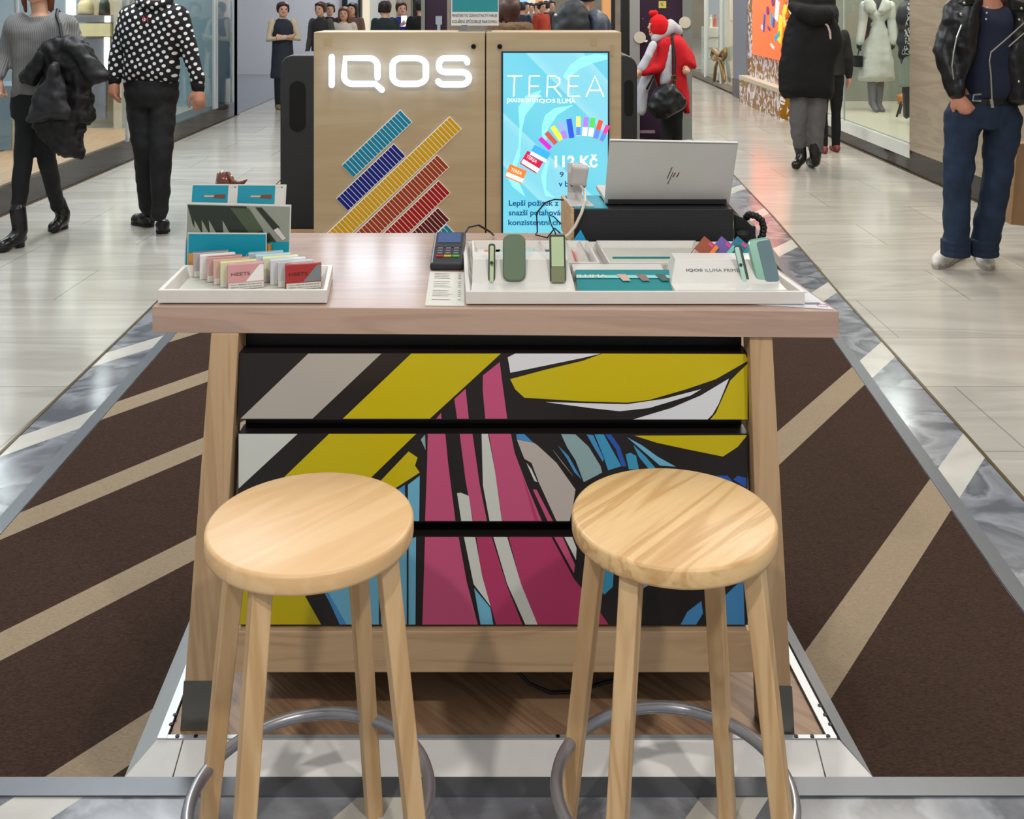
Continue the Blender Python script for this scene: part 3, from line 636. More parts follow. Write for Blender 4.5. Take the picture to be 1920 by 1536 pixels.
# packs
m_warn = mat('warning_white', (208,206,198), .5)
def pack(name, label, c, yaw, main, second, group, w_=.082, h_=.058, t_=.017, big=False, side=None):
    o = thing(name, label, 'pack', c, group); R = Matrix.Rotation(yaw, 3, 'Z'); c = Vector(c)
    b = MB(); b.box(c+V(0,0,h_/2), (w_,t_,h_), 0, M=R); mm_ = main if big else tuple(int(v*.5+218*.5) for v in main); o1 = b.build('pack_body', mat('pk_%d_%d_%d' % mm_, mm_, .35), o, bevel=.0015)
    b = MB(); b.box(c+V(0,0,h_+.0002), (w_*.96,t_*.5,.0006), 0, M=R); b.build('top_stripe', mat('pk_%d_%d_%d' % main, main, .35), o)
    f = lambda u, v, d=.0004: c+R@V(u*w_, -t_/2-d, v*h_)
    b = MB(); b.poly([f(.49,.95), f(.49,.3), f(.0,.3), f(.38,.95)]); b.build('front_wedge', mat('pk_%d_%d_%d' % second, second, .35), o)
    b = MB(); b.prism([f(-.47,.02,.0002), f(.49,.02,.0002), f(.49,.26,.0002), f(-.47,.26,.0002)], R@V(0,-.0006,0)); wn_ = b.build('warning_label', m_warn, o)
    g = lambda u, v, d=.0003: c+R@V(-w_/2-d, u*t_, v*h_)
    b = MB(); b.poly([g(-.4,.02), g(.4,.02), g(.4,.95), g(-.4,.95)]); b.build('side_label', mat('pk_%d_%d_%d' % side, side, .45) if side else m_warn, o)
    b = MB(); 
    for q in ((g(-.3,.05,.0006), g(.3,.05,.0006), g(.3,.3,.0006), g(-.3,.3,.0006)),): b.poly(q, 0); 
    b.poly([g(-.15,.1,.001), g(.15,.1,.001), g(.15,.25,.001), g(-.15,.25,.001)], 1)
    b.build('side_mark', [m_black, m_warn], o)
    if big:
        U_ = R@V(1,0,0)
        b = MB(); b.text('*HEETS', f(-.4,.55,.0008), w_*.52, h_*.13, 0, U_); b.build('pack_name', mat('pk_txt_%d' % main[0], tuple(int(v*.62) for v in main), .4), o)
        for k, s_ in enumerate(('Tento tabákový výrobek škodí', 'Vašemu zdraví a je návykový')):
            b = MB(); b.text(s_, f(-.42,.155-.1*k,.0011), w_*.86, h_*.062, 0, U_); b.build('warning_text', m_black, wn_)
    return o
zt = ZT+.0106
L = [('rose pink and white', (206,150,150), (232,228,224)), ('yellow edged', (204,200,120), (226,226,214)), ('orange topped', (190,116,86), (226,222,214)), ('brick red topped', (164,92,84), (228,224,218)), ('white topped', (224,218,208), (206,196,186)), ('dark plum topped', (128,106,106), (222,214,208))]
for i, (nm, a, b_) in enumerate(L):
    pack('cigarette_pack', '%s heated tobacco pack, %s in the left row on the small tray' % (nm, ['foremost','second','third','fourth','fifth','rearmost'][i]), (-.618-.0225*i, 2.376+.0215*i, zt), .30, a, b_, 'packs in the left row', big=(i == 0), side=(222,214,200) if i else None)
Rr_ = [('crimson and grey', (164,48,48), (120,128,130)), ('silver grey', (160,166,166), (200,202,200)), ('lilac grey topped', (198,196,206), (214,214,212)), ('pale lime topped', (206,220,160), (224,226,214)), ('pale blue topped', (170,196,206), (220,224,222)), ('steel blue topped', (138,164,180), (220,222,222))]
for i, (nm, a, b_) in enumerate(Rr_):
    pack('cigarette_pack', '%s heated tobacco pack, %s in the right row on the small tray' % (nm, ['foremost','second','third','fourth','fifth','rearmost'][i]), (-.484-.0225*i, 2.374+.0215*i, zt), .26, a, b_, 'packs in the right row', big=(i == 0), side=(222,218,206) if i else None)
# cards
def card(name, label, x0, x1, yt, D, mt, yr=None, lean=.05, z0=ZT+.001):
    p = at(x0, yt, D); q = at(x1, yt if yr is None else yr, D); o = thing(name, label, 'card', ((p.x+q.x)/2, D-lean/2, z0))
    A = [V(p.x,D-lean,z0), V(q.x,D-lean,z0), V(q.x,D,q.z), V(p.x,D,p.z)]; n = (A[1]-A[0]).cross(A[3]-A[0]).normalized()
    b = MB(); b.prism(A, -n*.0022); b.build('card_sheet', m_wht, o)
    e = lambda u, v, d: A[0].lerp(A[1], u).lerp(A[3].lerp(A[2], u), v)+n*d
    return o, e, n, (q.x-p.x), (p.z-z0)
dark = mat('olive_dark', (38,48,36), .3); oliv = mat('olive', (72,84,62), .25); olvl = mat('olive_light', (140,148,128), .35); m_cl = mat('clip_wood', (206,140,62), .5)
o, e, n, w_, h_ = card('info_card', 'teal card picturing an ice cream stick, rearmost of the three cards on the counter', 360, 537, 345, 2.62, m_teal, 346)
if n.y > 0: n = -n
b = MB(); b.poly([e(.01,.0,.0006), e(.95,.0,.0006), e(.95,.985,.0006), e(.01,.985,.0006)]); b.build('teal_print', m_teal, o)
for u in (.14,.63):
    b = MB(); b.prism([e(u,.845,.0008), e(u+.12,.845,.0008), e(u+.12,.865,.0008), e(u,.865,.0008)], n*.001); b.prism([e(u+.1,.84,.0008), e(u+.22,.83,.0008), e(u+.22,.88,.0008), e(u+.11,.875,.0008)], n*.0012, 1); b.build('ice_cream_print', [mat('stick', (222,170,130), .5), mat('choc', (120,60,34), .4)], o)
for u in (.39,.885):
    b = MB(); b.poly([e(u,.72,.001), e(u+.1,.72,.001), e(u+.1,.985,.001), e(u,.985,.001)]); b.build('warning_label', m_warn, o)
    U_ = V(0,0,-1)
    for k, s_ in enumerate(('KOUŘENÍ', 'ZABÍJÍ')):
        b = MB(); b.text('*'+s_, e(u+.008+.046*(1-k),.97,.0016), .040, .0095, 0, V(0,0,-1), V(1,0,0)); b.build('warning_text', m_black, o)
o, e, n, w_, h_ = card('info_card', 'card photographing dark green devices on a slope, middle of the three cards', 350, 546, 379, 2.565, m_teal, 384, lean=.02)
b = MB(); b.poly([e(0.01,.45,.0006), e(.99,.45,.0006), e(.99,.97,.0006), e(.01,.97,.0006)]); b.build('photo_print', mat('photo_bg', (138,142,130), .4), o)
b = MB()
for k, (u0, u1) in enumerate(((.01,.07),(.05,.19),(.12,.30),(.19,.42),(.32,.62))):
    b.poly([e(u0,.96-.0*k,.001+.0002*k), e(u1*.92,.96,.001+.0002*k), e(min(.80,u1+.2),.47,.001+.0002*k), e(u0+.10,.47,.001+.0002*k)], 0)
    b.poly([e(u0+.03,.75,.0012+.0002*k), e(u0+.13,.50,.0012+.0002*k), e(u0+.10,.47,.0012+.0002*k), e(u0+.05,.47,.0012+.0002*k)], 2)
b.poly([e(.42,.93,.0024), e(.60,.93,.0024), e(.74,.62,.0024), e(.62,.55,.0024)], 1)
b.poly([e(.66,.95,.0024), e(.72,.95,.0024), e(.90,.66,.0024), e(.84,.62,.0024)], 0); b.poly([e(.84,.62,.0026), e(.88,.66,.0026), e(.96,.50,.0026), e(.93,.47,.0026)], 3)
b.poly([e(.6,.47,.0022), e(.8,.58,.0022), e(.87,.45,.0022), e(.6,.45,.0022)], 0)
b.build('device_picture', [dark, oliv, olvl, mat('tip', (206,196,190), .4)], o)
b = MB(); b.poly([e(0.01,.0,.0005), e(.99,.0,.0005), e(.99,.45,.0005), e(.01,.45,.0005)]); b.build('teal_print', m_teal, o)
b = MB(); b.box(e(.14,.48,.006), (.018,.012,.03)); b.build('wood_clip', m_cl, o); b = MB(); b.box(e(.80,.33,.006), (.013,.012,.03)); b.build('wood_clip', m_cl, o)
o, e, n, w_, h_ = card('info_card', 'plain teal card with small white icons, foremost of the three cards', 352, 500, 436, 2.530, m_teal, 437, lean=.004)
b = MB(); b.poly([e(0.01,.0,.0006), e(.99,.0,.0006), e(.99,.97,.0006), e(.01,.97,.0006)]); b.build('teal_print', m_teal, o)
for u in (.13,.2,.6,.78,.88):
    b = MB(); c_ = e(u,.42,.0012); b.tube([c_+V(.007*math.cos(t*.785),0,.009*math.sin(t*.785)) for t in range(9)], .0006, 5, cap=False); b.build('icon', m_wht, o)
b = MB(); b.box(e(.09,.30,.006), (.022,.012,.045)); b.build('wood_clip', m_cl, o)
# brown leather case behind the cards
o = thing('leather_case', 'glossy brown leather pouch with a strap standing behind the teal cards', 'case', (-.79,2.70,ZT))
m_lb = mat('brown_leather', (104,54,38), .25, coat=.4); D = 2.70
b = MB(); b.puff([at(x,y,D) for x, y in ((403,470),(403,350),(407,324),(418,320),(424,323),(430,322),(438,332),(443,350),(443,470))], .022, .02, step=.01); b.build('pouch', m_lb, o, smooth=True)
b = MB(); b.tube([at(426,324,D-.01), at(436,340,D-.02), at(450,343,D-.02), at(462,338,D-.02), at(455,345,D-.015), at(440,348,D-.01)], .0045, 8); b.build('strap', m_lb, o, smooth=True)
# payment terminal
tq = [gp(806,508,ZT), gp(868,508,ZT)]; cx_ = (tq[0].x+tq[1].x)/2; D0 = tq[0].y
o = thing('payment_terminal', 'black card payment terminal with screen and coloured keys beside the printed sheet', 'terminal', (cx_, D0+.08, ZT))
x0, x1 = tq[0].x, tq[1].x
def slope(y): return ZT+.02+(y-D0)*.22
b = MB(); b.prism([V(x0,D0,ZT), V(x0,D0,ZT+.018), V(x0+.000,D0+.09,ZT+.042), V(x0+.0,D0+.17,ZT+.06), V(x0,D0+.175,ZT+.045), V(x0,D0+.16,ZT)], (x1-x0,0,0)); b.build('terminal_body', mat('terminal_black', (34,34,40), .35), o, bevel=.006, seg=3)
def onslope(u, v, dz=.001):  # u across, v along depth 0..1
    y = D0+.005+.165*v; z = (ZT+.018+(y-D0)/.09*.024) if y < D0+.09 else ZT+.042+(y-D0-.09)/.08*.018
    return V(x0+(x1-x0)*u, y, z+dz)
b = MB(); b.poly([onslope(.14,.60), onslope(.86,.60), onslope(.86,.93), onslope(.14,.93)]); b.build('screen', mat('term_screen', (60,84,130), .15), o)
b = MB(); b.poly([onslope(.1,.46), onslope(.9,.46), onslope(.9,.58), onslope(.1,.58)]); b.build('bezel', m_black, o)
for i in range(3):
    for j in range(3):
        b = MB(); p = onslope(.26+.25*i, .27+.075*j, .001); b.box(p, (.013,.006,.003)); b.build('key', mat('key_grey', (120,122,130), .4), o)
    b = MB(); b.box(onslope(.26+.25*i, .19, .001), (.018,.008,.003)); b.build('key', mat('key%d' % i, ((200,40,40),(220,190,20),(90,190,60))[i], .4), o)
b = MB(); b.tube([V(x1-.01,D0+.17,ZT+.045), V(x1+.005,D0+.22,ZT+.06), V(x1+.03,D0+.27,ZT+.055), V(x1+.06,D0+.30,ZT+.03), V(x1+.07,D0+.36,ZT+.006)], .003, 8)
tag(b.build('terminal_cable', m_black, org=(x1,D0+.2,ZT)), 'thin black cable curving back from the payment terminal', 'cable')
# paper sheets
pp = [gp(797,574,ZT), gp(871,575,ZT), gp(871,511.5,ZT), gp(806,510,ZT)]
o = thing('price_sheet', 'printed paper price sheet lying in front of the payment terminal', 'paper', (pp[0]+pp[2])/2)
b = MB(); b.prism([p+V(0,0,.0006) for p in pp], (0,0,.001)); b.build('sheet', mat('paper', (204,202,190), .6), o)
b = MB(); random.seed(3)
def pe(u, v, dz=.0019): return pp[0].lerp(pp[1], u).lerp(pp[3].lerp(pp[2], u), v)+V(0,0,dz)
for k in range(16):
    v = .93-.052*k
    if k % 5 == 4: continue
    b.poly([pe(.15,v), pe(.15+.25+.3*random.random(),v), pe(.6,v+.013), pe(.15,v+.013)]); b.poly([pe(.82,v), pe(.9,v), pe(.9,v+.016), pe(.82,v+.016)])
b.build('print_lines', mat('print_grey', (110,110,104), .6), o)
ps = [V(.45,2.30,ZT+.0006), V(.704,2.243,ZT+.0006), V(.652,2.66,ZT+.0006), V(.42,2.70,ZT+.0006)]
o = thing('paper_sheet', 'white printed sheet sticking out from under the right end of the large tray', 'paper', (.6,2.45,ZT))
b = MB(); b.prism(ps, (0,0,.0008)); b.build('sheet', mat('paper_white', (204,204,212), .6), o)
b = MB()
b.box((.668, 2.37, ZT+.0017), (.03,.004,.0003), 0)
b.build('print_line', mat('print_grey2', (120,120,130), .6), o); b = MB()
b.box((.67,2.285,ZT+.0017), (.035,.014,.0003), 1); b.tube([V(.688+.012*math.cos(t*.52),2.27+.009*math.sin(t*.52),ZT+.0018) for t in range(13)], .0005, 5, 2, cap=False)
b.build('print_lines', [mat('print_grey2', (120,120,130), .6), mat('print_dark', (60,56,70), .5), mat('print_red', (190,40,60), .5)], o)
# big tray
tray('display_tray', 'large white display tray carrying the green devices at the right end of the counter', [V(-.102,2.275,ZT), V(.651,2.275,ZT), V(.60,2.743,ZT), V(-.132,2.743,ZT)], ZT, .996, .018)
zf = ZT+.0108
def block(name, label, x0, x1, w0, w1, prof, m_=m_wht, cat='stand'):
    """prism along X whose profile is (depth, height) points"""
    b = MB(); n = len(prof)
    vs_ = [V(x0+(w0 if z > zf+.02 else 0), d, z) for d, z in prof]+[V(x1-(w1 if z > zf+.02 else 0), d, z) for d, z in prof]
    b.add(vs_, [tuple(range(n)), tuple(range(2*n-1,n-1,-1))]+[(i,(i+1)%n,n+(i+1)%n,n+i) for i in range(n)])
    o = thing(name, label, cat, ((x0+x1)/2, prof[0][0]+.05, zf)); b.build('stand_body', m_, o, bevel=.001); return o
block('device_stand', 'plain white stand with a ledge holding three green devices', -.092, .142, .0, .012, [(2.297,zf),(2.297,.992),(2.358,.992),(2.40,1.036),(2.47,1.036),(2.47,zf)])
bs = block('device_stand', 'white branded stand with a curved corner at the right of the large tray', .365, .617, .018, .012, [(2.297,zf),(2.297,.994),(2.345,.994),(2.40,1.036),(2.46,1.036),(2.46,zf)])
nn = V(0,-math.sin(.65),math.cos(.65)); Wd = V(0,.055,.042).normalized(); Nn = V(0,-.042,.055).normalized()*.001
p0 = V(.392+.012,2.371,1.0138)
for s_, dx, w_, h_ in (('*IQOS',0,.038,.0085),('ILUMA PRIME',.044,.078,.0085)):
    b = MB(); b.text(s_, p0+V(dx,0,0), w_, h_, 0, W=Wd, N=Nn); b.build('stand_name', mat('grey_letter', (96,96,100), .4), bs)
# teal plate in the recess
o = thing('teal_plate', 'glossy teal panel with white lettering lying between the two white stands', 'panel', (.25,2.36,zf))
b = MB(); b.add([V(.150,2.30,zf+.001), V(.362,2.30,zf+.001), V(.376,2.43,zf+.028), V(.150,2.43,zf+.028), V(.150,2.30,zf), V(.362,2.30,zf), V(.376,2.43,zf), V(.150,2.43,zf)], [(0,1,2,3),(4,7,6,5),(0,4,5,1),(1,5,6,2),(2,6,7,3),(3,7,4,0)]); b.build('panel', m_tealp, o)
W2 = V(0,.13,.027).normalized(); N2_ = V(0,-.0003,.0015)
b = MB(); b.poly([V(.150,2.385,zf+.0187)+N2_, V(.37,2.385,zf+.0187)+N2_, V(.372,2.40,zf+.0218)+N2_, V(.150,2.40,zf+.0218)+N2_]); b.build('pale_band', mat('pale_teal', (140,200,200), .3), o)
b = MB(); b.text('*ILUMA', V(.152,2.385,zf+.0187)+N2_*1.6, .07, .016, 0, W=W2); b.build('lettering', m_wht, o)
for k, c in enumerate(((196,160,146),(130,104,100),(60,80,76))):
    b = MB(); x = .245+.045*k; b.poly([V(x,2.402,zf+.0222)+N2_*1.8, V(x+.012,2.37,zf+.0156)+N2_*1.8, V(x+.03,2.37,zf+.0156)+N2_*1.8, V(x+.022,2.402,zf+.0222)+N2_*1.8]); b.build('colour_chip', mat('chip%d' % k, c, .4), o)
MB_ = MB(); MB_.b2((.146,2.434,zf), (.362,2.496,1.000)); tag(MB_.build('tray_divider', m_wht, org=(.25,2.46,zf), bevel=.001), 'plain white divider block behind the teal panel in the large tray', 'block')
# devices
m_gd = mat('device_green', (86,106,80), .35); m_gp = mat('device_pale', (170,186,146), .3, .2); m_gk = mat('device_edge', (46,58,40), .3)
def slab(b, c, w_, t_, h_, r, tilt, mi=0, roll=0.):
    """rounded upright slab"""
    M = Matrix.Rotation(roll, 3, 'Y')@Matrix.Rotation(tilt, 3, 'X'); c = Vector(c); P = []
    for qx, qz, a0 in ((1,1,0),(-1,1,90),(-1,-1,180),(1,-1,270)):
        for k in range(6):
            a = math.radians(a0+90*k/5); P.append(V(qx*(w_/2-r)+r*math.cos(a), -t_/2, h_/2+qz*(h_/2-r)+r*math.sin(a)))
    b.prism([c+M@p for p in P], M@V(0,t_,0), mi)
tl = -.42
o = thing('stick_device', 'slim pale green stick device with dark edges leaning on the plain stand', 'device', (-.047,2.362,.993))
b = MB(); slab(b, (-.047,2.365,.9935), .016, .012, .086, .006, tl); b.build('device_body', m_gk, o, bevel=.002)
b = MB(); slab(b, (-.047,2.3575,.994), .009, .003, .083, .003, tl); b.build('front_strip', m_gp, o)
b = MB(); b.cyl(V(-.047,2.368,1.036), V(-.047,2.364,1.037), .004, 12); b.build('button', m_gk, o)
o = thing('charger_device', 'rounded dark green pocket charger leaning on the plain white stand', 'device', (.004,2.362,.993))
b = MB(); slab(b, (.005,2.362,.9935), .053, .02, .108, .017, tl); b.build('device_body', m_gd, o, bevel=.004, seg=3)
o = thing('charger_device', 'square-cornered khaki charger with a pale upper cover on the plain white stand', 'device', (.104,2.362,.993))
b = MB(); slab(b, (.106,2.364,.9935), .037, .018, .106, .003, tl); b.build('device_body', m_gk, o, bevel=.002)
b = MB(); slab(b, (.106,2.3535,.994), .031, .004, .035, .002, tl); b.build('lower_cover', mat('khaki', (110,116,80), .35), o)
M_ = Matrix.Rotation(tl, 3, 'X'); b = MB(); slab(b, V(.106,2.3535,.994)+M_@V(0,0,.036), .029, .005, .068, .002, tl); b.build('upper_cover', m_gp, o)
o = thing('stick_device', 'slim mint green stick device leaning on the branded stand', 'device', (.535,2.36,.995))
b = MB(); slab(b, (.538,2.358,.995), .017, .011, .083, .005, tl, roll=-.16); b.build('device_body', m_gk, o, bevel=.002)
b = MB(); slab(b, (.5345,2.3505,.9955), .010, .004, .081, .004, tl, roll=-.16); b.build('front_strip', mat('mint', (170,206,190), .2, .3), o)
b = MB(); b.cyl(V(.528,2.366,1.032), V(.528,2.361,1.033), .0035, 12); b.build('button', m_gk, o)
o = thing('charger_device', 'large mint and slate charger at the right end of the branded stand', 'device', (.59,2.36,.995))
b = MB(); slab(b, (.590,2.362,.995), .054, .022, .098, .012, tl, roll=-.16); b.build('device_body', mat('mint2', (128,168,150), .25, .3), o, bevel=.004, seg=3)
b = MB(); slab(b, (.599,2.3505,.997), .031, .004, .094, .006, tl, roll=-.16); b.build('fabric_panel', mat('slate', (92,116,122), .6), o)
# three tilted packs standing behind the branded stand
for k, (x, a, b_, nm) in enumerate(((1320,(150,72,44),(232,128,50),'brown and orange'), (1352,(104,84,156),(110,198,176),'violet and mint'), (1382,(20,112,138),(24,140,160),'petrol blue'))):
    c = at(x, 472, 2.50); o = thing('flavour_pack', '%s flavour pack tilted on its corner behind the branded stand, %s' % (nm, ('left of three','middle of three','right of three')[k]), 'pack', (c.x, 2.50, zf), 'tilted flavour packs')
    M = Matrix.Rotation(-.25, 3, 'X')@Matrix.Rotation(.72, 3, 'Y')@Matrix.Rotation(-.2, 3, 'Z')
    b = MB(); b.box(c, (.043,.034,.056), 0, M=M); b.build('pack_body', mat('fp%d' % k, a, .3), o, bevel=.001)
    b = MB(); b.box(c+M@V(.0175,-.004,0), (.0095,.0345,.0565), 0, M=M); b.build('coloured_side', mat('fs%d' % k, b_, .3), o)
    b = MB(); b.box(c+M@V(-.007,-.0175,-.018), (.024,.0012,.012), 0, M=M)
    for q in range(4): b.box(c+M@V(-.007,-.0183,-.0225+.003*q), (.02,.0006,.001), 1, M=M)
    b.build('stripe_label', [m_warn, m_black], o)
    b = MB(); b.box(c+M@V(.004,-.0175,.021), (.013,.0012,.007), 0, M=M); b.build('pink_tag', mat('pinktag', (220,50,130), .4), o)
# small sample trays at the rear of the large tray
def strayf(x0, x1, y0, y1, label):
    o = tray('sample_tray', label, [V(x0,y0,zf), V(x1,y0,zf), V(x1-.012,y1,zf), V(x0-.012,y1,zf)], zf, 1.003, .012, 'sample trays'); return o
o = strayf(-.095, .215, 2.50, 2.725, 'open white sample tray with bright leaflets behind the plain stand')
for k, (x, c) in enumerate(((-.08,(206,120,90)),(-.05,(120,180,190)),(-.02,(214,70,140)),(.02,(150,190,196)),(.05,(60,60,80)))):
    b = MB(); b.prism([V(x,2.525,zf+.0108), V(x+.028,2.525,zf+.0108), V(x+.05,2.69,zf+.0108), V(x+.008,2.69,zf+.0108)], (0,0,.001)); 
    tag(b.build('leaflet', mat('leaf%d' % k, c, .4), org=(x,2.6,zf)), '%s leaflet in the sample tray, %s' % (('rust','pale teal','magenta','grey teal','dark')[k], ('leftmost','second','third','fourth','fifth')[k]), 'leaflet', 'leaflets in the sample tray')
for k, (x, c) in enumerate(((.075,(40,90,140)),(.143,(206,70,50)),(.178,(150,146,136)))):
    b = MB(); vs_ = [V(x-.018,2.53,zf+.011), V(x+.018,2.53,zf+.011), V(x,2.53,zf+.045), V(x-.02,2.66,zf+.011), V(x+.016,2.66,zf+.011), V(x-.004,2.66,zf+.045)]
    o = thing('tent_card', 'white folded tent card with %s stripe in the sample tray' % ('a blue','a red','a grey')[k], 'card', (x,2.6,zf+.011), 'tent cards')
    b.add(vs_, [(0,1,2),(5,4,3),(0,3,4,1),(1,4,5,2),(2,5,3,0)]); b.build('folded_card', m_wht, o)
    b = MB(); b.prism([V(x+.012,2.528,zf+.020), V(x+.017,2.528,zf+.0135), V(x+.0145,2.655,zf+.0135), V(x+.009,2.655,zf+.020)], (.0015,0,.0015)); b.build('stripe', mat('ts%d' % k, c, .4), o)
o = strayf(.236, .50, 2.50, 2.725, 'white sample tray with dotted inlays behind the branded stand')
b = MB(); b.b2((.256,2.60,zf+.0107), (.47,2.612,zf+.0125)); tag(b.build('inlay_strip', m_tealp, org=(.36,2.6,zf+.0107)), 'narrow teal strip across the dotted sample tray', 'strip')
for k in range(4):
    b = MB(); x = .275+.05*k; b.cyl(V(x,2.545,zf+.0107), V(x,2.545,zf+.0145), .0065, 14)
    tag(b.build('sample_disc', mat('disc%d' % k, ((40,70,130),(20,110,110),(60,100,40),(60,60,110))[k], .4), org=(x,2.545,zf+.0107)), '%s dot sample in the dotted tray' % ('navy','teal','green','indigo')[k], 'sample', 'dot samples')
# laptop riser, laptop, scanner stand
m_fab = mat('riser_black', (30,30,32), .6, bump=.1, sc=400)
o = thing('laptop_riser', 'black-fronted riser box with wooden side under the laptop', 'box', (.39,2.9,ZT))
b = MB(); b.prism([V(.169,2.78,ZT+.022), V(.601,2.78,ZT+.022), V(.585,2.968,ZT+.022), V(.152,2.968,ZT+.022)], (0,0,.088)); b.build('riser_body', m_fab, o, bevel=.002)
b = MB(); b.b2((.22,2.80,ZT), (.56,2.96,ZT+.022)); b.build('riser_foot', m_black, o)
b = MB(); b.prism([V(.160,2.782,ZT+.012), V(.1685,2.782,ZT+.012), V(.1515,2.968,ZT+.012), V(.142,2.968,ZT+.012)], (0,0,.099)); b.build('wood_side', oak_x, o)
b = MB(); b.prism([V(.170,2.785,ZT+.1101), V(.262,2.785,ZT+.1101), V(.25,2.965,ZT+.1101), V(.155,2.965,ZT+.1101)], (0,0,.0012)); b.build('teal_top', mat('cyan_top', (20,160,180), .35), o)
o = thing('laptop', 'silver laptop seen from behind with its lid open', 'laptop', (.42,2.87,1.075))
m_sil = mat('laptop_silver', (200,198,194), .42, .4, var=.02)
Lb = [at(1133,387,2.83), at(1368,387,2.83)]; zb = ZT+.114
A = [V(Lb[0].x,2.83,zb), V(Lb[1].x,2.83,zb), V(at(1385,267,2.755).x,2.755,at(1385,267,2.755).z), V(at(1143,262,2.755).x,2.755,at(1143,262,2.755).z)]
n_ = (A[1]-A[0]).cross(A[3]-A[0]).normalized(); n_ = n_ if n_.y < 0 else -n_
b = MB(); b.prism(A, -n_*.007); lid = b.build('lid', m_sil, o, bevel=.003, seg=3)
b = MB(); e = lambda u, v, d=.0005: A[0].lerp(A[1],u).lerp(A[3].lerp(A[2],u),v)+n_*d
b.poly([e(0.01,.972), e(.99,.972), e(.99,.98), e(.01,.98)]); b.build('lid_seam', mat('seam', (90,90,92), .4), o)
b = MB(); ix = lambda x, y: e((x-1135)/238., (387-y)/122., .001)
def sl(x, y, dx, dy, t=1.6): b.poly([ix(x,y), ix(x+t,y), ix(x+dx+t,y+dy), ix(x+dx,y+dy)])
sl(1255,315,-7,22); sl(1249,325,4,-1,1.5); sl(1252,324,-3,10,1.4); sl(1258,324,-8,24,1.4)
b.build('slash_logo', mat('logo_dark', (60,56,52), .3, .5), o)
b = MB(); sl(1262,325,-4,9,2.2); sl(1269,325,-4,9,2.2); b.build('slash_logo', mat('logo_copper', (110,66,40), .3, .6), o)
b = MB(); b.prism([V(A[0].x+.004,2.835,zb-.002), V(A[1].x-.004,2.835,zb-.002), V(A[1].x-.012,3.06,zb-.002), V(A[0].x-.004,3.06,zb-.002)], (0,0,.013)); b.build('base', m_sil, o, bevel=.003)
b = MB(); b.prism([V(A[0].x+.02,2.86,zb+.0112), V(A[1].x-.02,2.86,zb+.0112), V(A[1].x-.026,2.95,zb+.0112), V(A[0].x+.014,2.95,zb+.0112)], (0,0,.001)); b.build('keyboard', m_black, o)
b = MB(); b.prism([V(A[0].x+.01,2.822,zb+.002) , V(A[1].x-.01,2.822,zb+.002), V(A[1].x-.01,2.84,zb+.002), V(A[0].x+.01,2.84,zb+.002)], (0,0,.012)); b.build('hinge', m_black, o)
m_ls = mat('light_plastic', (196,190,186), .35)
o = thing('scanner_stand', 'pale grey holder with a handheld reader standing on the teal riser end', 'stand', (.19,2.87,ZT+.111))
g = lambda x, y, d: at(x, y, d)
b = MB(); zz = ZT+.1115; b.prism([V(.158,2.80,zz), V(.226,2.80,zz), V(.210,2.90,zz), V(.150,2.90,zz)], (0,0,.004)); b.build('base_plate', m_ls, o, bevel=.001)
b = MB(); p = g(1064,305,2.90); q = g(1091,364,2.90); b.b2((p.x,2.895,zz+.002), (q.x,2.90,p.z)); b.build('upright', m_ls, o, bevel=.001)
b = MB(); M = Matrix.Rotation(.10, 3, 'Y')@Matrix.Rotation(.5, 3, 'X'); c = g(1086,327,2.86); b.box(c, (.048,.022,.066), 0, M=M); b.build('reader_body', m_ls, o, bevel=.009, seg=4)
b = MB(); b.box(c+M@V(0,.0,-.03), (.05,.024,.010), 0, M=M); b.build('reader_rim', mat('rim_silver', (176,170,166), .3, .4), o, bevel=.004)
for dx in (-.018,.018): b = MB(); b.cyl(c+M@V(dx,-.012,-.033), c+M@V(dx,-.0135,-.033), .002, 8); b.build('screw', m_black, o)
b = MB(); b.tube([c+M@V(.004,0,-.034), g(1096,358,2.84), g(1097,378,2.79), g(1090,400,2.765), g(1078,425,2.757), g(1066,440,2.752), g(1052,449,2.752)], .0042, 8)
tag(b.build('reader_cable', mat('cable_cream', (206,194,176), .45), org=g(1070,430,2.76)), 'cream cable hanging from the pale reader down behind the large tray', 'cable')
b = MB(); b.tube([g(1056,375,2.80), g(1040,374,2.80), g(1022,380,2.82), g(1006,400,2.86), V(.072,2.90,ZT+.02), V(.066,2.93,ZT+.006), V(.10,2.90,ZT+.004), g(1040,428,2.86), g(1050,437,2.84)], .0022, 6)
tag(b.build('thin_cable', m_black, org=(.1,2.9,ZT)), 'thin dark cable looping left of the riser box in front of the screen', 'cable')
b = MB(); b.tube([g(1052,420,2.84), g(1038,406,2.85), g(1029,404,2.86), g(1033,420,2.86), g(1041,436,2.86), V(.125,2.87,ZT+.004)], .0018, 6)
tag(b.build('thin_cable', m_black, org=(.12,2.86,ZT)), 'short thin cable bent in a hook beside the riser box', 'cable')
# clamp and coiled cable at the right
o = thing('table_clamp', 'black metal clamp bracket at the rear right of the counter beside the riser', 'clamp', (.62,2.86,ZT))
g2 = lambda x, y, d=2.84: at(x, y, d)
b = MB(); b.prism([g2(1378,402), g2(1398,412), g2(1410,424), g2(1417,424), g2(1417,452), g2(1378,458)], (0,.02,0)); b.build('bracket', m_black, o, bevel=.002)
b = MB(); b.tube([g2(1388,440,2.83), g2(1396,440,2.83)], .014, 14); b.build('clamp_screw', m_black, o)
b = MB(); b.b2(g2(1384,464,2.85), g2(1412,445,2.88)); b.build('clamp_foot', m_black, o)
b = MB(); path = [g2(1400,407,2.86), g2(1404,403), g2(1405,402), g2(1418,405), g2(1428,413), g2(1432,427), g2(1430,440), g2(1424,452)]
fine = []
for i in range(len(path)-1):
    for k in range(4): fine.append(path[i].lerp(path[i+1], k/4))
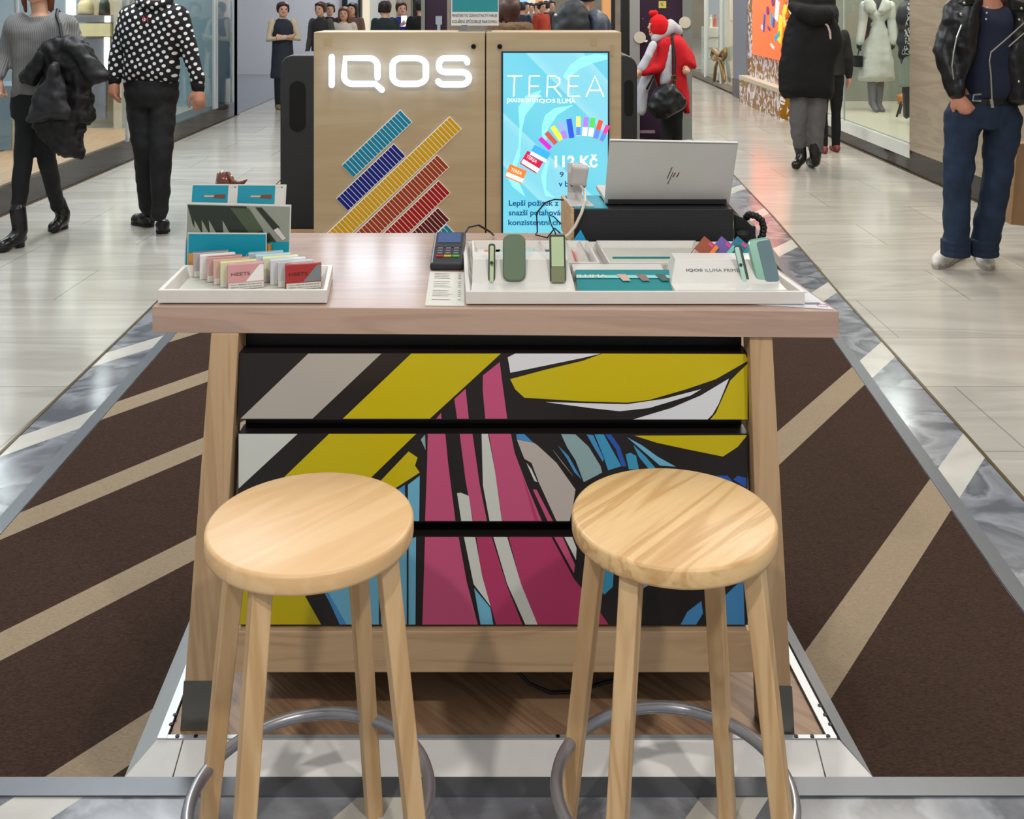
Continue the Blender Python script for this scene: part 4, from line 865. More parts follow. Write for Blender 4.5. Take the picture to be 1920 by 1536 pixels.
b.tube(fine, [.0085 if i % 2 else .0105 for i in range(len(fine))], 10)
tag(b.build('coiled_cable', m_black, org=g2(1410,440)), 'thick black ribbed cable arching over the clamp bracket', 'cable')
b = MB(); b.add([V(.13,2.755,ZT+.004), V(.21,2.76,ZT+.004), V(.18,2.77,ZT+.055), V(.15,2.775,ZT+.052)], [(0,1,2,3)]); b.prism([V(.13,2.752,ZT+.002), V(.21,2.756,ZT+.002), V(.19,2.762,ZT+.05), V(.155,2.764,ZT+.055)], (0,.003,0))
b2_ = MB(); b2_.prism([V(.145,2.752,ZT+.002), V(.215,2.756,ZT+.002), V(.185,2.762,ZT+.058)], (0,.003,0)); tag(b2_.build('blue_leaflet', mat('cyan_card', (20,150,200), .4), org=(.18,2.755,ZT)), 'cyan leaflet peeking up behind the large tray near the riser', 'leaflet')
# ---------------------------------------------------------------- people
SKIN = mat('skin', (206,158,132), .5, var=.05); SKIN2 = mat('skin_warm', (184,128,100), .5, var=.05)
m_hair = mat('hair_brown', (66,40,30), .5, var=.3, sc=60); m_hairk = mat('hair_dark', (34,26,24), .5, var=.2)
m_eye = mat('eye_dark', (30,24,22), .3); m_lip = mat('lips', (160,84,76), .5)
def fabric(name, c, r=.85, **k): return mat(name, c, r, var=k.pop('var', .12), sc=k.pop('sc', 60), **k)
m_blk = fabric('cloth_black', (15,15,17)); m_leg = fabric('legging_black', (19,20,23)); m_shoe = mat('shoe_black', (20,20,20), .3)
def frame3(f):
    f = Vector(f).normalized(); r = f.cross(V(0,0,1)).normalized(); return f, r
def head(b, c, hh, f):
    """head with nose, chin, brow and ears; c centre, hh height, f facing"""
    f, r = frame3(f); a = math.atan2(f.y, f.x)
    R = [(-.50,.12,.14,.18),(-.46,.24,.27,.14),(-.38,.32,.36,.10),(-.25,.37,.42,.05),(-.1,.395,.46,0),(.05,.40,.48,-.02),(.2,.405,.49,-.04),(.33,.37,.45,-.05),(.43,.27,.33,-.05),(.49,.13,.16,-.05),(.5,.02,.02,-.05)]
    b.loft([(c+V(0,0,z*hh)+f*hh*o, y*hh*.84, x*hh*.84) for z, x, y, o in R], 20, yaw=a)
    b.tube([c+f*hh*.38+V(0,0,hh*.10), c+f*hh*.47+V(0,0,-hh*.06), c+f*hh*.42+V(0,0,-hh*.10)], [hh*.045, hh*.075, hh*.06], 8)
    b.tube([c+f*hh*.37+r*hh*.13+V(0,0,hh*.13), c+f*hh*.37-r*hh*.13+V(0,0,hh*.13)], hh*.05, 6)
    b.ball(c+f*hh*.28-V(0,0,hh*.42), hh*.11, n=8, m=6)
    for s in (-1,1): b.ball(c+r*s*hh*.35-f*hh*.03, (hh*.07, hh*.07, hh*.14), n=8, m=6, yaw=a)
def face(root, c, hh, f):
    f, r = frame3(f)
    for s in (-1,1):
        b = MB(); b.ball(c+f*hh*.375+r*s*hh*.15+V(0,0,hh*.03), (hh*.045,)*3, n=10, m=6); b.build('eye', m_eye, root, smooth=True)
    b = MB(); b.tube([c+f*hh*.385-r*hh*.1-V(0,0,hh*.22), c+f*hh*.425-V(0,0,hh*.225), c+f*hh*.385+r*hh*.1-V(0,0,hh*.22)], hh*.024, 6); b.build('mouth', m_lip, root, smooth=True)
def hand(b, w, d, n, t, sz=.18, curl=.5):
    """w wrist, d direction of fingers, n back-of-hand normal, t side the thumb is on (+1/-1 along d x n)"""
    d = Vector(d).normalized(); n = (Vector(n)-d*Vector(n).dot(d)).normalized(); s = d.cross(n)*t; L = sz*.48
    b.tube([w-d*sz*.12, w, w+d*L*.45, w+d*L], [sz*.14, sz*.15, sz*.2, sz*.21], 10)
    b.tube([w+s*sz*.06, w+d*L*.5+s*sz*.12, w+d*L*.95+s*sz*.16], [sz*.1,sz*.13,sz*.08], 8); b.tube([w-s*sz*.05, w+d*L*.5-s*sz*.12, w+d*L*.95-s*sz*.16], [sz*.1,sz*.11,sz*.08], 8)
    for i, l in enumerate((.40,.46,.43,.34)):
        p = w+d*L*.95+s*sz*(.19-.125*i); q = d.copy(); pts = [p]
        for k, fr in enumerate((.42,.33,.25)):
            ax = math.cos(curl*(k+.6)); q2 = d*ax-n*math.sin(curl*(k+.6)); pts.append(pts[-1]+q2*l*sz*fr)
        b.tube(pts, [sz*.055, sz*.052, sz*.048, sz*.04], 8)
    p = w+d*L*.25+s*sz*.16; b.tube([p, p+(d*.6+s*.6-n*.2)*sz*.22, p+(d*.95+s*.55-n*.4)*sz*.36, p+(d*1.3+s*.4-n*.6)*sz*.42], [sz*.085, sz*.07, sz*.058, sz*.045], 8)
def shoe(b, heel, toe, h=.09, w_=.042, sole=None):
    u = Vector((toe.x-heel.x, toe.y-heel.y, 0)); L = u.length; u.normalize(); a = math.atan2(u.y, u.x); rings = []
    base = heel.z
    P = [(0,.75,.62),(.12,.95,.95),(.3,.95,1.),(.5,.95,.78),(.7,1.08,.58),(.85,1.02,.50),(.95,.8,.42),(1.,.45,.3)]
    b.tube([V(heel.x,heel.y,0)+u*L*t+V(0,0,base+(toe.z-heel.z)*t+h*hh*.5) for t, ww, hh in P], [h*hh*.52 for t, ww, hh in P], 12, sq=1.)
    b.tube([V(heel.x,heel.y,0)+u*L*t+V(0,0,base+(toe.z-heel.z)*t+h*.28*min(1,hh+.3)) for t, ww, hh in P], [w_*ww*.98 for t, ww, hh in P], 12)
def soleob(root, heel, toe, mt, w_=.045, t=.018, name='sole', hb=0.):
    u = Vector((toe.x-heel.x, toe.y-heel.y, 0)); L = u.length; u.normalize(); s = V(-u.y,u.x,0); pts = []
    for k, (q, ww) in enumerate(((-.04,.5),(.05,.85),(.3,.8),(.7,1.05),(.9,.85),(1.03,.35))): pts.append((q, ww))
    out = [heel+u*L*q+s*w_*ww+V(0,0,(toe.z-heel.z)*q) for q, ww in pts]+[heel+u*L*q-s*w_*ww+V(0,0,(toe.z-heel.z)*q) for q, ww in reversed(pts)]
    b = MB(); b.prism([p for p in out], (0,0,t)); 
    if hb: b.prism([heel+u*L*q+s*w_*ww*.8-V(0,0,hb*.0) for q, ww in ((-.02,.7),(.25,.8))]+[heel+u*L*q-s*w_*ww*.8 for q, ww in ((.25,.8),(-.02,.7))], (0,0,-hb))
    b.build(name, mt, root)
def body(root, J, skin=SKIN, vox=.012, s=1., f=(0,-1,0), hd=True, hands=(.18,.5), hn=None, vis_hands=(1,1)):
    """continuous figure: J has joints hip, chest, neck, head, shL, elL, wrL, shR.., hpL knL anL .."""
    b = MB(); fv, r = frame3(f); a = math.atan2(r.y, r.x)
    b.loft([(J['hip']+V(0,0,-.10*s), .10*s,.09*s),(J['hip'], .15*s,.10*s),(J['hip'].lerp(J['chest'],.45), .12*s,.085*s),(J['chest'], .155*s,.10*s),(J['chest'].lerp(J['neck'],.6), .13*s,.085*s),(J['neck']-V(0,0,.02*s), .06*s,.06*s)], 16, yaw=a)
    b.tube([J['neck']-V(0,0,.06*s), J['neck'], J['head']-V(0,0,.06*s)], [.06*s,.053*s,.05*s], 12)
    if hd: head(b, J['head'], .235*s, fv)
    for S in 'LR':
        b.tube([J['sh'+S], J['el'+S], J['wr'+S]], [.042*s,.034*s,.026*s], 10)
        b.tube([J['hp'+S], J['kn'+S], J['an'+S]], [.075*s,.05*s,.036*s], 10)
    for i, S in enumerate('LR'):
        if vis_hands[i]:
            d = J.get('hd'+S, (J['wr'+S]-J['el'+S]).normalized()); n = J.get('hn'+S, V(-1 if S == 'L' else 1, 0, 0))
            hand(b, J['wr'+S], d, n, J.get('ht'+S, 1), hands[0]*s, hands[1])
    return b.build('body', skin, root, remesh=vox, sm=3)
def legs(root, J, mt, r=(.095,.065,.05), s=1., name='trousers', vox=.014, disp=.012, waist=None, low=.02, f=(0,-1,0)):
    b = MB(); fv, rr = frame3(f); a = math.atan2(rr.y, rr.x)
    h = J['hip']; w_ = waist or .155*s
    b.loft([(h+V(0,0,-.10*s), w_*.95, w_*.72),(h+V(0,0,-.02), w_*1.08, w_*.78),(h+V(0,0,.09*s), w_*.98, w_*.7)], 18, yaw=a)
    for S in 'LR':
        hp, kn, an = J['hp'+S], J['kn'+S], J['an'+S]; e = an+(an-kn).normalized()*low
        b.tube([hp, hp.lerp(kn,.5), kn, kn.lerp(e,.5), e], [r[0], (r[0]*1.0+r[1])/2*1.04, r[1], r[1]*.45+r[2]*.6, r[2]], 16)
    return b.build(name, mt, root, remesh=vox, sm=4, disp=disp, dsc=.09)
def dotmat():
    m, N, L, b = nt('polka'); tc = N.new('ShaderNodeTexCoord'); sp = N.new('ShaderNodeSeparateXYZ'); mp = N.new('ShaderNodeCombineXYZ'); L.new(tc.outputs['Object'], sp.inputs[0])
    for k, (a_, b_) in enumerate(((.87,.5),(-.5,.87))):
        q = N.new('ShaderNodeMath'); q.operation = 'MULTIPLY'; q.inputs[1].default_value = b_; L.new(sp.outputs[2], q.inputs[0])
        q2 = N.new('ShaderNodeMath'); q2.operation = 'MULTIPLY_ADD'; q2.inputs[1].default_value = a_; L.new(sp.outputs[0], q2.inputs[0]); L.new(q.outputs[0], q2.inputs[2]); L.new(q2.outputs[0], mp.inputs[k])
    v = N.new('ShaderNodeTexVoronoi'); v.voronoi_dimensions = '2D'; v.inputs['Scale'].default_value = 23; v.inputs['Randomness'].default_value = .2; L.new(mp.outputs[0], v.inputs['Vector'])
    r = ramp(N, [(.25, (.82,.82,.84)), (.29, lin((18,18,20)))]); L.new(v.outputs['Distance'], r.inputs[0]); L.new(r.outputs[0], b.inputs['Base Color']); b.inputs['Roughness'].default_value = .9; return m
def hair(root, c, hh, f, mt=m_hair, long=0., vox=.012, bun=False):
    f, r = frame3(f); a = math.atan2(f.y, f.x); b = MB()
    b.loft([(c-f*hh*.12+V(0,0,z*hh), x*hh, y*hh) for z, x, y in ((-.25,.28,.33),(-.05,.38,.42),(.15,.43,.44),(.32,.42,.42),(.45,.33,.34),(.54,.16,.18),(.56,.02,.02))], 18, yaw=a)
    b.tube([c+f*hh*.34+r*hh*.22+V(0,0,hh*.33), c+f*hh*.38+V(0,0,hh*.40), c+f*hh*.34-r*hh*.22+V(0,0,hh*.33)], hh*.085, 8)
    for s in (-1,1):
        b.tube([c+r*s*hh*.30+f*hh*.15+V(0,0,hh*.3), c+r*s*hh*.37+V(0,0,hh*.05), c+r*s*hh*(.36 if not long else .40)+f*hh*.05-V(0,0,hh*(.15+long*.5)), c+r*s*hh*.36-V(0,0,hh*(.2+long))], [hh*.1,hh*.1,hh*.09,hh*.06], 8)
    if long: b.loft([(c-f*hh*.25-V(0,0,hh*(.2+long)), hh*.14, hh*.34),(c-f*hh*.25, hh*.2, hh*.4)], 14, yaw=a)
    return b.build('hair', mt, root, remesh=vox, sm=3)
def walker(label, px, yfeet, D, h, top, legc, f=(0,-1,0), hairm=m_hair, long=0., arms='down', sk=SKIN, coat=0., stride=.06, name='person', group=None, vest=None, lean=0., shoes=m_shoe, hz=None):
    """complete small background figure; feet on the floor at depth D"""
    s = h/1.72; x = (px-CX)/F*D; fv, r = frame3(f); o = thing(name, label, 'person', (x, D, 0), group); B = V(x, D, 0); up = lambda z, dx=0, df=0: B+r*dx*s+fv*df*s+V(0,0,z*s)
    J = dict(hip=up(.93), chest=up(1.27,0,lean*.6), neck=up(1.46,0,lean), head=up(1.60,0,lean*1.2+.02))
    for S, g in (('L',-1),('R',1)):
        J['sh'+S] = up(1.39,.165*g,lean); J['hp'+S] = up(.88,.085*g); J['kn'+S] = up(.48,.09*g,stride*g*.6+.02); J['an'+S] = up(.09,.09*g,stride*g)
        if arms == 'folded': J['el'+S] = up(1.12,.24*g,.06); J['wr'+S] = up(1.16,-.03*g,.17+.02*g)
        elif arms == 'phone': J['el'+S] = up(1.13,.22*g,.05); J['wr'+S] = up(1.30,.08*g,.25)
        else: J['el'+S] = up(1.12,.22*g,-.02); J['wr'+S] = up(.88,.24*g,.05)
    body(o, J, sk, .014*max(1,D/12), s, fv); face(o, J['head'], .235*s, fv); vx = .014*max(1,D/13)
    if hairm: hair(o, J['head'], .235*s, fv, hairm, long, vx)
    a = math.atan2(r.y, r.x); b = MB()
    b.loft([(J['hip']-V(0,0,.02+coat*s), .20*s if coat else .17*s, .15*s),(J['hip']+V(0,0,.06), .17*s,.13*s),(J['chest']-V(0,0,.1), .165*s,.125*s),(J['chest']+V(0,0,.06*s), .185*s,.13*s),(J['neck']-V(0,0,.06*s), .15*s,.10*s),(J['neck']-V(0,0,.005), .065*s,.065*s)], 18, yaw=a)
    ab = b if not vest else MB()
    for S in 'LR': ab.tube([J['sh'+S], J['el'+S], J['wr'+S]-(J['wr'+S]-J['el'+S])*.08], [.066*s,.055*s,.042*s], 12)
    if vest: ab.loft([(J['neck']-V(0,0,.05*s), .07*s,.07*s),(J['neck']+V(0,0,.025*s), .06*s,.06*s)], 12); ab.build('sweater', vest, o, remesh=vx, sm=3, disp=.01)
    b.build('coat' if coat else ('vest' if vest else 'jacket'), top, o, remesh=vx, sm=3, disp=.014)
    legs(o, J, legc, (.085*s,.06*s,.048*s), s, vox=vx, f=fv)
    for S in 'LR':
        b = MB(); hl = J['an'+S]-fv*.06*s; tl_ = J['an'+S]+fv*.17*s; hl.z = tl_.z = 0.005; shoe(b, hl, tl_, .09*s, .04*s); b.build('shoe', shoes, o, smooth=True)
    return o, J
# --- woman in grey sweater, left foreground
D = 6.9; o = thing('person', 'woman in ribbed grey sweater and black leggings walking at far left, coat over her arm', 'person', (at(60,0,D).x, D, 0))
A = lambda x, y, d=0.: at(x, y, D+d)
J = dict(hip=A(62,192), chest=A(70,95), neck=A(75,22), head=A(72,-28), shL=A(26,42), elL=A(10,105,-.02), wrL=A(-2,150,-.12), shR=A(128,44), elR=A(148,112,.0), wrR=A(112,100,-.22),
  hpL=A(55,205), knL=A(44,300,-.08), anL=A(33,402,-.15), hpR=A(80,205), knR=A(88,300,.02), anR=A(108,388,.35), hdR=V(-1,-.1,.15), hnR=V(0,-1,.3), htR=-1, hdL=V(.0,-.2,-1), hnL=V(-1,0,0))
body(o, J, SKIN, .008, 1., hands=(.17,.9)); face(o, J['head'], .235, (0,-1,0)); hair(o, J['head'], .235, (0,-1,0), mat('hair_auburn', (104,58,30), .4, var=.3), .55)
m_sw = mat('sweater_grey', (122,122,120), .9, var=.06)
def ribmat():
    m, N, L, b = nt('sweater_rib'); tc = N.new('ShaderNodeTexCoord'); w2 = N.new('ShaderNodeTexWave'); w2.inputs['Scale'].default_value = 26; w2.bands_direction = 'X'; L.new(tc.outputs['Object'], w2.inputs['Vector'])
    r = ramp(N, [(0, lin((104,104,103))), (1, lin((132,132,130)))]); L.new(w2.outputs['Fac'], r.inputs[0]); L.new(r.outputs[0], b.inputs['Base Color']); b.inputs['Roughness'].default_value = .9
    bp = N.new('ShaderNodeBump'); bp.inputs['Strength'].default_value = .35; bp.inputs['Distance'].default_value = .01; L.new(w2.outputs['Fac'], bp.inputs['Height']); L.new(bp.outputs[0], b.inputs['Normal']); return m
b = MB(); b.puff([A(*p) for p in ((42,21),(52,32),(66,34),(88,32),(104,20),(122,24),(137,38),(146,70),(140,100),(128,150),(118,185),(62,190),(22,187),(24,150),(26,110),(22,84),(10,60),(14,40),(28,27))], .125, .12, step=.03)
b.tube([J['shL']+V(.01,0,0), J['elL'], J['wrL']-V(0,0,-.03)], [.068,.056,.043], 14); b.tube([J['shR'], J['elR']+V(0,0,0), J['wrR'].lerp(J['elR'],.15)], [.066,.06,.045], 14)
b.loft([(J['neck']+V(0,.01,-.09), .12,.09),(J['neck']+V(0,.01,-.03), .105,.085)], 16)
b.build('sweater', ribmat(), o, remesh=.011, sm=5, disp=.012, dsc=.1)
legs(o, J, m_leg, (.085,.060,.046), 1., 'leggings', .012, waist=.145, low=.0)
m_boot = mat('boot_leather', (26,26,26), .25)
for (an, hl, tl_) in ((J['anL'], A(42,462,-.12), A(-4,470,-.30)), (J['anR'], A(123,420,.42), A(96,428,.25))):
    b = MB(); z = .0 if hl is None else 0; hl = V(hl.x, hl.y, max(.03,hl.z)); tl_ = V(tl_.x, tl_.y, .012)
    shoe(b, hl, tl_, .095, .043); b.tube([an+V(0,0,.04), an.lerp(hl+V(0,0,.09),.5)+V(0,-.01,0), hl+V(0,-.03,.07)], [.052,.05,.048], 14); b.build('boot', m_boot, o, remesh=.009, sm=3)
    b = MB(); u = (tl_-hl); u.z = 0; u.normalize(); b.cyl(hl+V(0,0,.05)+u*.02, V(hl.x,hl.y,max(.001,hl.z-.045))+u*.02, .03, 12); b.build('boot_heel', m_boot, o)
    soleob(o, hl.lerp(tl_,.35), tl_, m_black, .04, .02, 'boot_sole')
# coat and bag carried on her arm
m_coat = fabric('coat_black', (12,12,14), .6)
c = thing('carried_coat', 'black padded coat draped over the arm of the woman in the grey sweater', 'coat', A(130,250,-.2))
b = MB(); d_ = -.16
b.puff([A(x,y,d_) for x, y in ((92,70),(120,67),(145,70),(168,88),(174,102),(188,122),(204,140),(200,150),(185,158),(170,165),(172,185),(176,228),(168,236),(158,234),(155,300),(140,298),(118,296),(100,282),(88,268),(60,240),(78,190),(84,130),(66,164),(50,156),(34,145),(54,122),(78,84))], .10, .07, step=.022)
b.build('coat_body', m_coat, c, remesh=.011, sm=1, disp=.055, dsc=.075)
b = MB(); b.puff([A(x,y,d_-.09) for x, y in ((118,78),(150,80),(172,104),(190,126),(204,141),(199,152),(178,158),(160,150),(140,120))], .05, .04, step=.02); b.build('coat_sleeve', m_coat, c, remesh=.01, sm=3, disp=.03, dsc=.08)
b = MB(); b.puff([A(x,y,d_-.06) for x, y in ((86,82),(96,96),(92,120),(80,145),(66,163),(50,157),(34,144),(50,124),(70,96))], .05, .05, step=.02); b.build('coat_sleeve', m_coat, c, remesh=.01, sm=3, disp=.03, dsc=.08)
c = thing('shoulder_bag', 'soft charcoal bag hanging in front of the black coat of the woman at far left', 'bag', A(90,225,-.3))
b = MB(); b.puff([A(x,y,-.32) for x, y in ((98,112),(112,118),(118,150),(126,190),(134,212),(128,226),(100,226),(60,232),(50,226),(56,200),(66,172),(84,150))], .06, .06, step=.02); b.build('bag_body', mat('bag_charcoal', (34,34,38), .55, var=.15), c, remesh=.01, sm=3, disp=.04, dsc=.09)
b = MB(); b.tube([A(116,70,-.17), A(112,45,-.13), A(106,28,-.08), A(108,18,.0), A(112,24,.10)], .011, 8); b.build('bag_strap', m_black, c)
# --- man in polka dot hoodie
D = 7.2; o = thing('person', 'man in black and white polka dot hoodie walking beside the left shop window', 'person', (at(285,0,D).x, D, 0))
J = dict(hip=A(284,172), chest=A(286,80), neck=A(288,-8), head=A(288,-55), shL=A(243,28), elL=A(222,95), wrL=A(215,152,-.04), shR=A(334,28), elR=A(356,98), wrR=A(372,166,.0),
  hpL=A(262,185), knL=A(270,275,-.06), anL=A(277,385,.10), hpR=A(304,185), knR=A(302,285,-.1), anR=A(299,395,-.12), hdL=V(.05,-.25,-1), hnL=V(-1,-.4,0), htL=1, hdR=V(.12,-.2,-1), hnR=V(.5,-1,0), htR=1)
body(o, J, SKIN2, .008, 1.02, hands=(.185,.45)); face(o, J['head'], .24, (0,-1,0)); hair(o, J['head'], .24, (0,-1,0), m_hairk)
b = MB(); b.puff([A(*p) for p in ((258,2),(276,8),(300,8),(322,2),(342,12),(352,40),(345,75),(337,95),(337,130),(334,160),(284,164),(236,160),(231,130),(232,100),(226,80),(222,50),(230,14))], .14, .13, step=.03)
b.tube([J['shL'], J['elL'], J['wrL']+V(0,0,.03)], [.075,.062,.052], 14); b.tube([J['shR'], J['elR'], J['wrR']+V(0,0,.06)], [.075,.062,.052], 14)
b.build('hoodie', dotmat(), o, remesh=.011, sm=5, disp=.016, dsc=.12)
b = MB(); b.loft([(A(284,162)+V(0,0,-.03), .185,.12),(A(284,155), .195,.125)], 20); b.build('hoodie_hem', m_blk, o)
for w_, e_ in ((J['wrL'],J['elL']),(J['wrR'],J['elR'])):
    b = MB(); u = (e_-w_).normalized(); b.tube([w_+u*.0, w_+u*.055], .045, 14); b.build('hoodie_cuff', m_blk, o, smooth=True)
b = MB(); b.tube([A(262,2,-.06), A(275,10,-.11), A(300,10,-.11), A(316,2,-.06)], .035, 10); b.build('hoodie_collar', bpy.data.materials['polka'], o, smooth=True)
b = MB(); mr_ = mat('red_patch', (190,20,50), .6); b.text('H', A(268,42,-.172), .035, .045, 0); b.build('chest_letter', mr_, o)
legs(o, J, fabric('trousers_black', (15,16,18), .8), (.10,.078,.058), 1., 'trousers', .012, waist=.18, low=.02, disp=.02)
for an, tx, ty, td in ((J['anL'],251,419,-.12),(J['anR'],306,434,-.40)):
    b = MB(); hl = V(an.x, an.y+.06, .01); q = at(tx, ty, 7.2); q = gp(tx, ty); tl_ = V(q.x, q.y, .01); shoe(b, hl, tl_, .10, .046); b.build('shoe', m_shoe, o, remesh=.01, sm=3); soleob(o, V(hl.x,hl.y,.0005), V(tl_.x,tl_.y,.0005), m_black, .046, .02)
# --- man in leather jacket, right
D = 6.15; o = thing('person', 'man in black leather jacket and blue jeans at far right, hand in pocket', 'person', (at(1835,0,D).x, D, 0))
J = dict(hip=A(1842,205), chest=A(1850,85), neck=A(1850,-12), head=A(1850,-65), shL=A(1796,18), elL=A(1772,95), wrL=A(1792,178,-.08), shR=A(1912,25), elR=A(1948,100), wrR=A(1950,190,-.05),
  hpL=A(1806,215), knL=A(1796,345,-.03), anL=A(1792,462), hpR=A(1882,215), knR=A(1868,345,-.03), anR=A(1845,462), hdL=V(.55,-.15,-.8), hnL=V(-.5,-1,0), htL=1, hdR=V(0,-.3,-1), hnR=V(1,0,0))
body(o, J, mat('skin_ruddy', (206,142,116), .5), .008, 1.06, hands=(.185,.35)); face(o, J['head'], .25, (0,-1,0)); hair(o, J['head'], .25, (0,-1,0), m_hair)
b = MB(); b.puff([A(x,y,-.02) for x, y in ((1826,-5),(1838,8),(1858,12),(1878,8),(1888,-5),(1910,60),(1905,190),(1862,200),(1810,195),(1805,120),(1812,40))], .13, .12, step=.03); b.build('henley_shirt', fabric('navy_shirt', (30,36,58), .9, var=.2, sc=200), o, remesh=.011, sm=4, disp=.012)
for y in (14,24,36): b = MB(); b.ball(A(1851-(y-14)*.1,y,-.155), .006, n=8, m=6); b.build('shirt_button', m_wht, o)
m_lj = mat('jacket_leather', (15,15,17), .36, var=.2)
b = MB(); b.puff([A(x,y,-.03) for x, y in ((1838,-12),(1830,20),(1828,60),(1822,100),(1805,140),(1793,182),(1785,175),(1783,120),(1780,60),(1784,20),(1795,-5),(1815,-18))], .15, .06, step=.022); b.tube([J['shL'], J['elL'], J['wrL']+V(0,0,.03)], [.082,.072,.06], 14)
b.build('jacket_front', m_lj, o, remesh=.011, sm=4, disp=.022, dsc=.08)
b = MB(); b.puff([A(x,y,-.03) for x, y in ((1882,-12),(1878,30),(1868,80),(1862,110),(1866,150),(1870,190),(1880,199),(1915,198),(1938,190),(1944,100),(1938,20),(1915,-8))], .15, .07, step=.022); b.tube([J['shR'], J['elR'], J['wrR']+V(0,0,.03)], [.082,.072,.06], 14)
b.build('jacket_front', m_lj, o, remesh=.011, sm=4, disp=.018, dsc=.08)
b = MB(); b.puff([A(x,y,.10) for x, y in ((1800,0),(1850,-15),(1910,0),(1925,60),(1915,190),(1850,200),(1795,180),(1785,60))], .05, .08, step=.03); b.build('jacket_back', m_lj, o, remesh=.014, sm=3)
for pts in ([(1832,-14),(1812,-8),(1796,6),(1806,12),(1824,10)], [(1886,-14),(1902,-2),(1935,6),(1924,22),(1894,20)]):
    b = MB(); b.puff([A(x,y,-.185) for x, y in pts], .015, .015, step=.012); b.build('lapel', m_lj, o, smooth=True)
m_zip = mat('zip_metal', (176,172,160), .25, .8)
for pts, zd in (([(1921,42),(1895,66),(1872,86),(1858,98),(1855,115),(1858,140),(1860,188)], -.20), ([(1928,55),(1892,87)], -.205), ([(1803,47),(1794,70),(1788,100),(1785,125),(1788,148)], -.185)):
    b = MB(); b.tube([A(x,y,zd) for x, y in pts], .0045, 6); b.build('zip', m_zip, o)
b = MB(); b.prism([A(x,y,-.205) for x, y in ((1856,186),(1862,187),(1864,202),(1859,202))], (0,.008,0)); b.build('zip_pull', m_zip, o)
for x, y in ((1808,6),(1802,27),(1915,16),(1911,37),(1910,153)): b = MB(); b.ball(A(x,y,-.205), .0085, n=10, m=6); b.build('stud', m_zip, o, smooth=True)
b = MB(); b.loft([(A(1845,182), .178,.132),(A(1845,192), .18,.134)], 24); b.build('belt', m_black, o)
b = MB(); pz = [A(1839,177,-.155), A(1826,178,-.16), A(1824,189,-.16), A(1839,189,-.155)]; b.tube(pz, .006, 6); b.build('belt_buckle', mat('buckle', (170,190,196), .2, .9), o)
m_jean = mat('jeans_blue', (28,44,66), .85, var=.7, sc=9)
legs(o, J, m_jean, (.106,.080,.074), 1.06, 'jeans', .012, waist=.175, low=.0, disp=.025)
for S, (hx, tx) in (('L',(1794,1762)),('R',(1842,1854))):
    b = MB()
    for k in range(3): b.tube([J['an'+S]+V(-.08+.0*k,0,-.04+.035*k)+V(.08,0,0)+V(.072*math.cos(t*.7),.065*math.sin(t*.7),0) for t in range(10)], .02, 8)
    b.build('jeans_cuff', m_jean, o, remesh=.009, sm=3)
m_sn = mat('sneaker_white', (206,202,196), .6, var=.1)
for (hx, hy, tx, ty) in ((1800,478,1755,504),(1838,482,1852,506)):
    b = MB(); hl = gp(hx, hy); tl_ = gp(tx, ty); hl.z = tl_.z = .012; shoe(b, hl, tl_, .11, .05); s_ = b.build('sneaker', m_sn, o, remesh=.009, sm=3); soleob(o, V(hl.x,hl.y,.0005), V(tl_.x,tl_.y,.0005), mat('sole_offwhite', (170,160,148), .7), .05, .028)
    u = (tl_-hl).normalized(); s2 = V(-u.y,u.x,0)
    for k in range(4): b = MB(); c = hl.lerp(tl_, .48+.09*k)+V(0,0,.098-.011*k); b.tube([c-s2*.022, c+V(0,0,.004), c+s2*.022], .003, 5); b.build('lace', m_sn, o)
# paper bag
bx = at(1888,0,6.45).x; o = thing('paper_bag', 'brown kraft paper carrier bag hanging at the right edge beside the man in jeans', 'bag', (bx+.17, 6.5, .25))
z0, z1 = at(0,418,6.45).z, at(0,268,6.45).z
b = MB(); b.add([V(bx,6.40,z0), V(bx+.32,6.34,z0-.02), V(bx+.32,6.50,z0-.02), V(bx,6.56,z0), V(bx+.055,6.43,z1), V(bx+.35,6.37,z1), V(bx+.35,6.47,z1), V(bx+.055,6.53,z1)], [(3,2,1,0),(4,5,6,7),(0,1,5,4),(1,2,6,5),(2,3,7,6),(3,0,4,7)]); b.build('bag_body', mat('kraft', (152,118,84), .8, bump=.2, sc=8), o, bevel=.004)
b = MB(); b.tube([V(bx+.12,6.44,z1), V(bx+.16,6.43,z1+.16), V(bx+.24,6.42,z1+.16), V(bx+.28,6.43,z1)], .004, 6); b.build('bag_handle', mat('kraft2', (130,100,70), .8), o)
# --- woman in black parka seen from behind
D = 9.8; o = thing('person', 'woman in long black hooded parka seen from behind in the right aisle', 'person', (at(1518,0,D).x, D, 0))
J = dict(hip=A(1517,155), chest=A(1517,80), neck=A(1516,14), head=A(1516,-16), shL=A(1488,38), elL=A(1475,95), wrL=A(1470,145), shR=A(1550,36), elR=A(1568,85), wrR=A(1556,120,-.05),
  hpL=A(1500,180), knL=A(1497,228), anL=A(1500,282,.05), hpR=A(1532,180), knR=A(1530,230), anR=A(1529,292))
body(o, J, SKIN, .012, .95, f=(0,1,0), hands=(.17,.8)); hair(o, J['head'], .225, (0,1,0), m_hairk, .3); face(o, J['head'], .225, (0,1,0))
b = MB(); b.puff([A(*p) for p in ((1492,-2),(1483,22),(1475,45),(1468,75),(1462,115),(1460,150),(1459,172),(1470,184),(1515,187),(1560,187),(1563,170),(1562,140),(1566,115),(1578,92),(1579,78),(1572,50),(1562,25),(1545,0),(1520,-8))], .19, .15, step=.035)
b.build('parka', fabric('parka_black', (14,14,16), .9), o, remesh=.014, sm=4, disp=.03, dsc=.2)
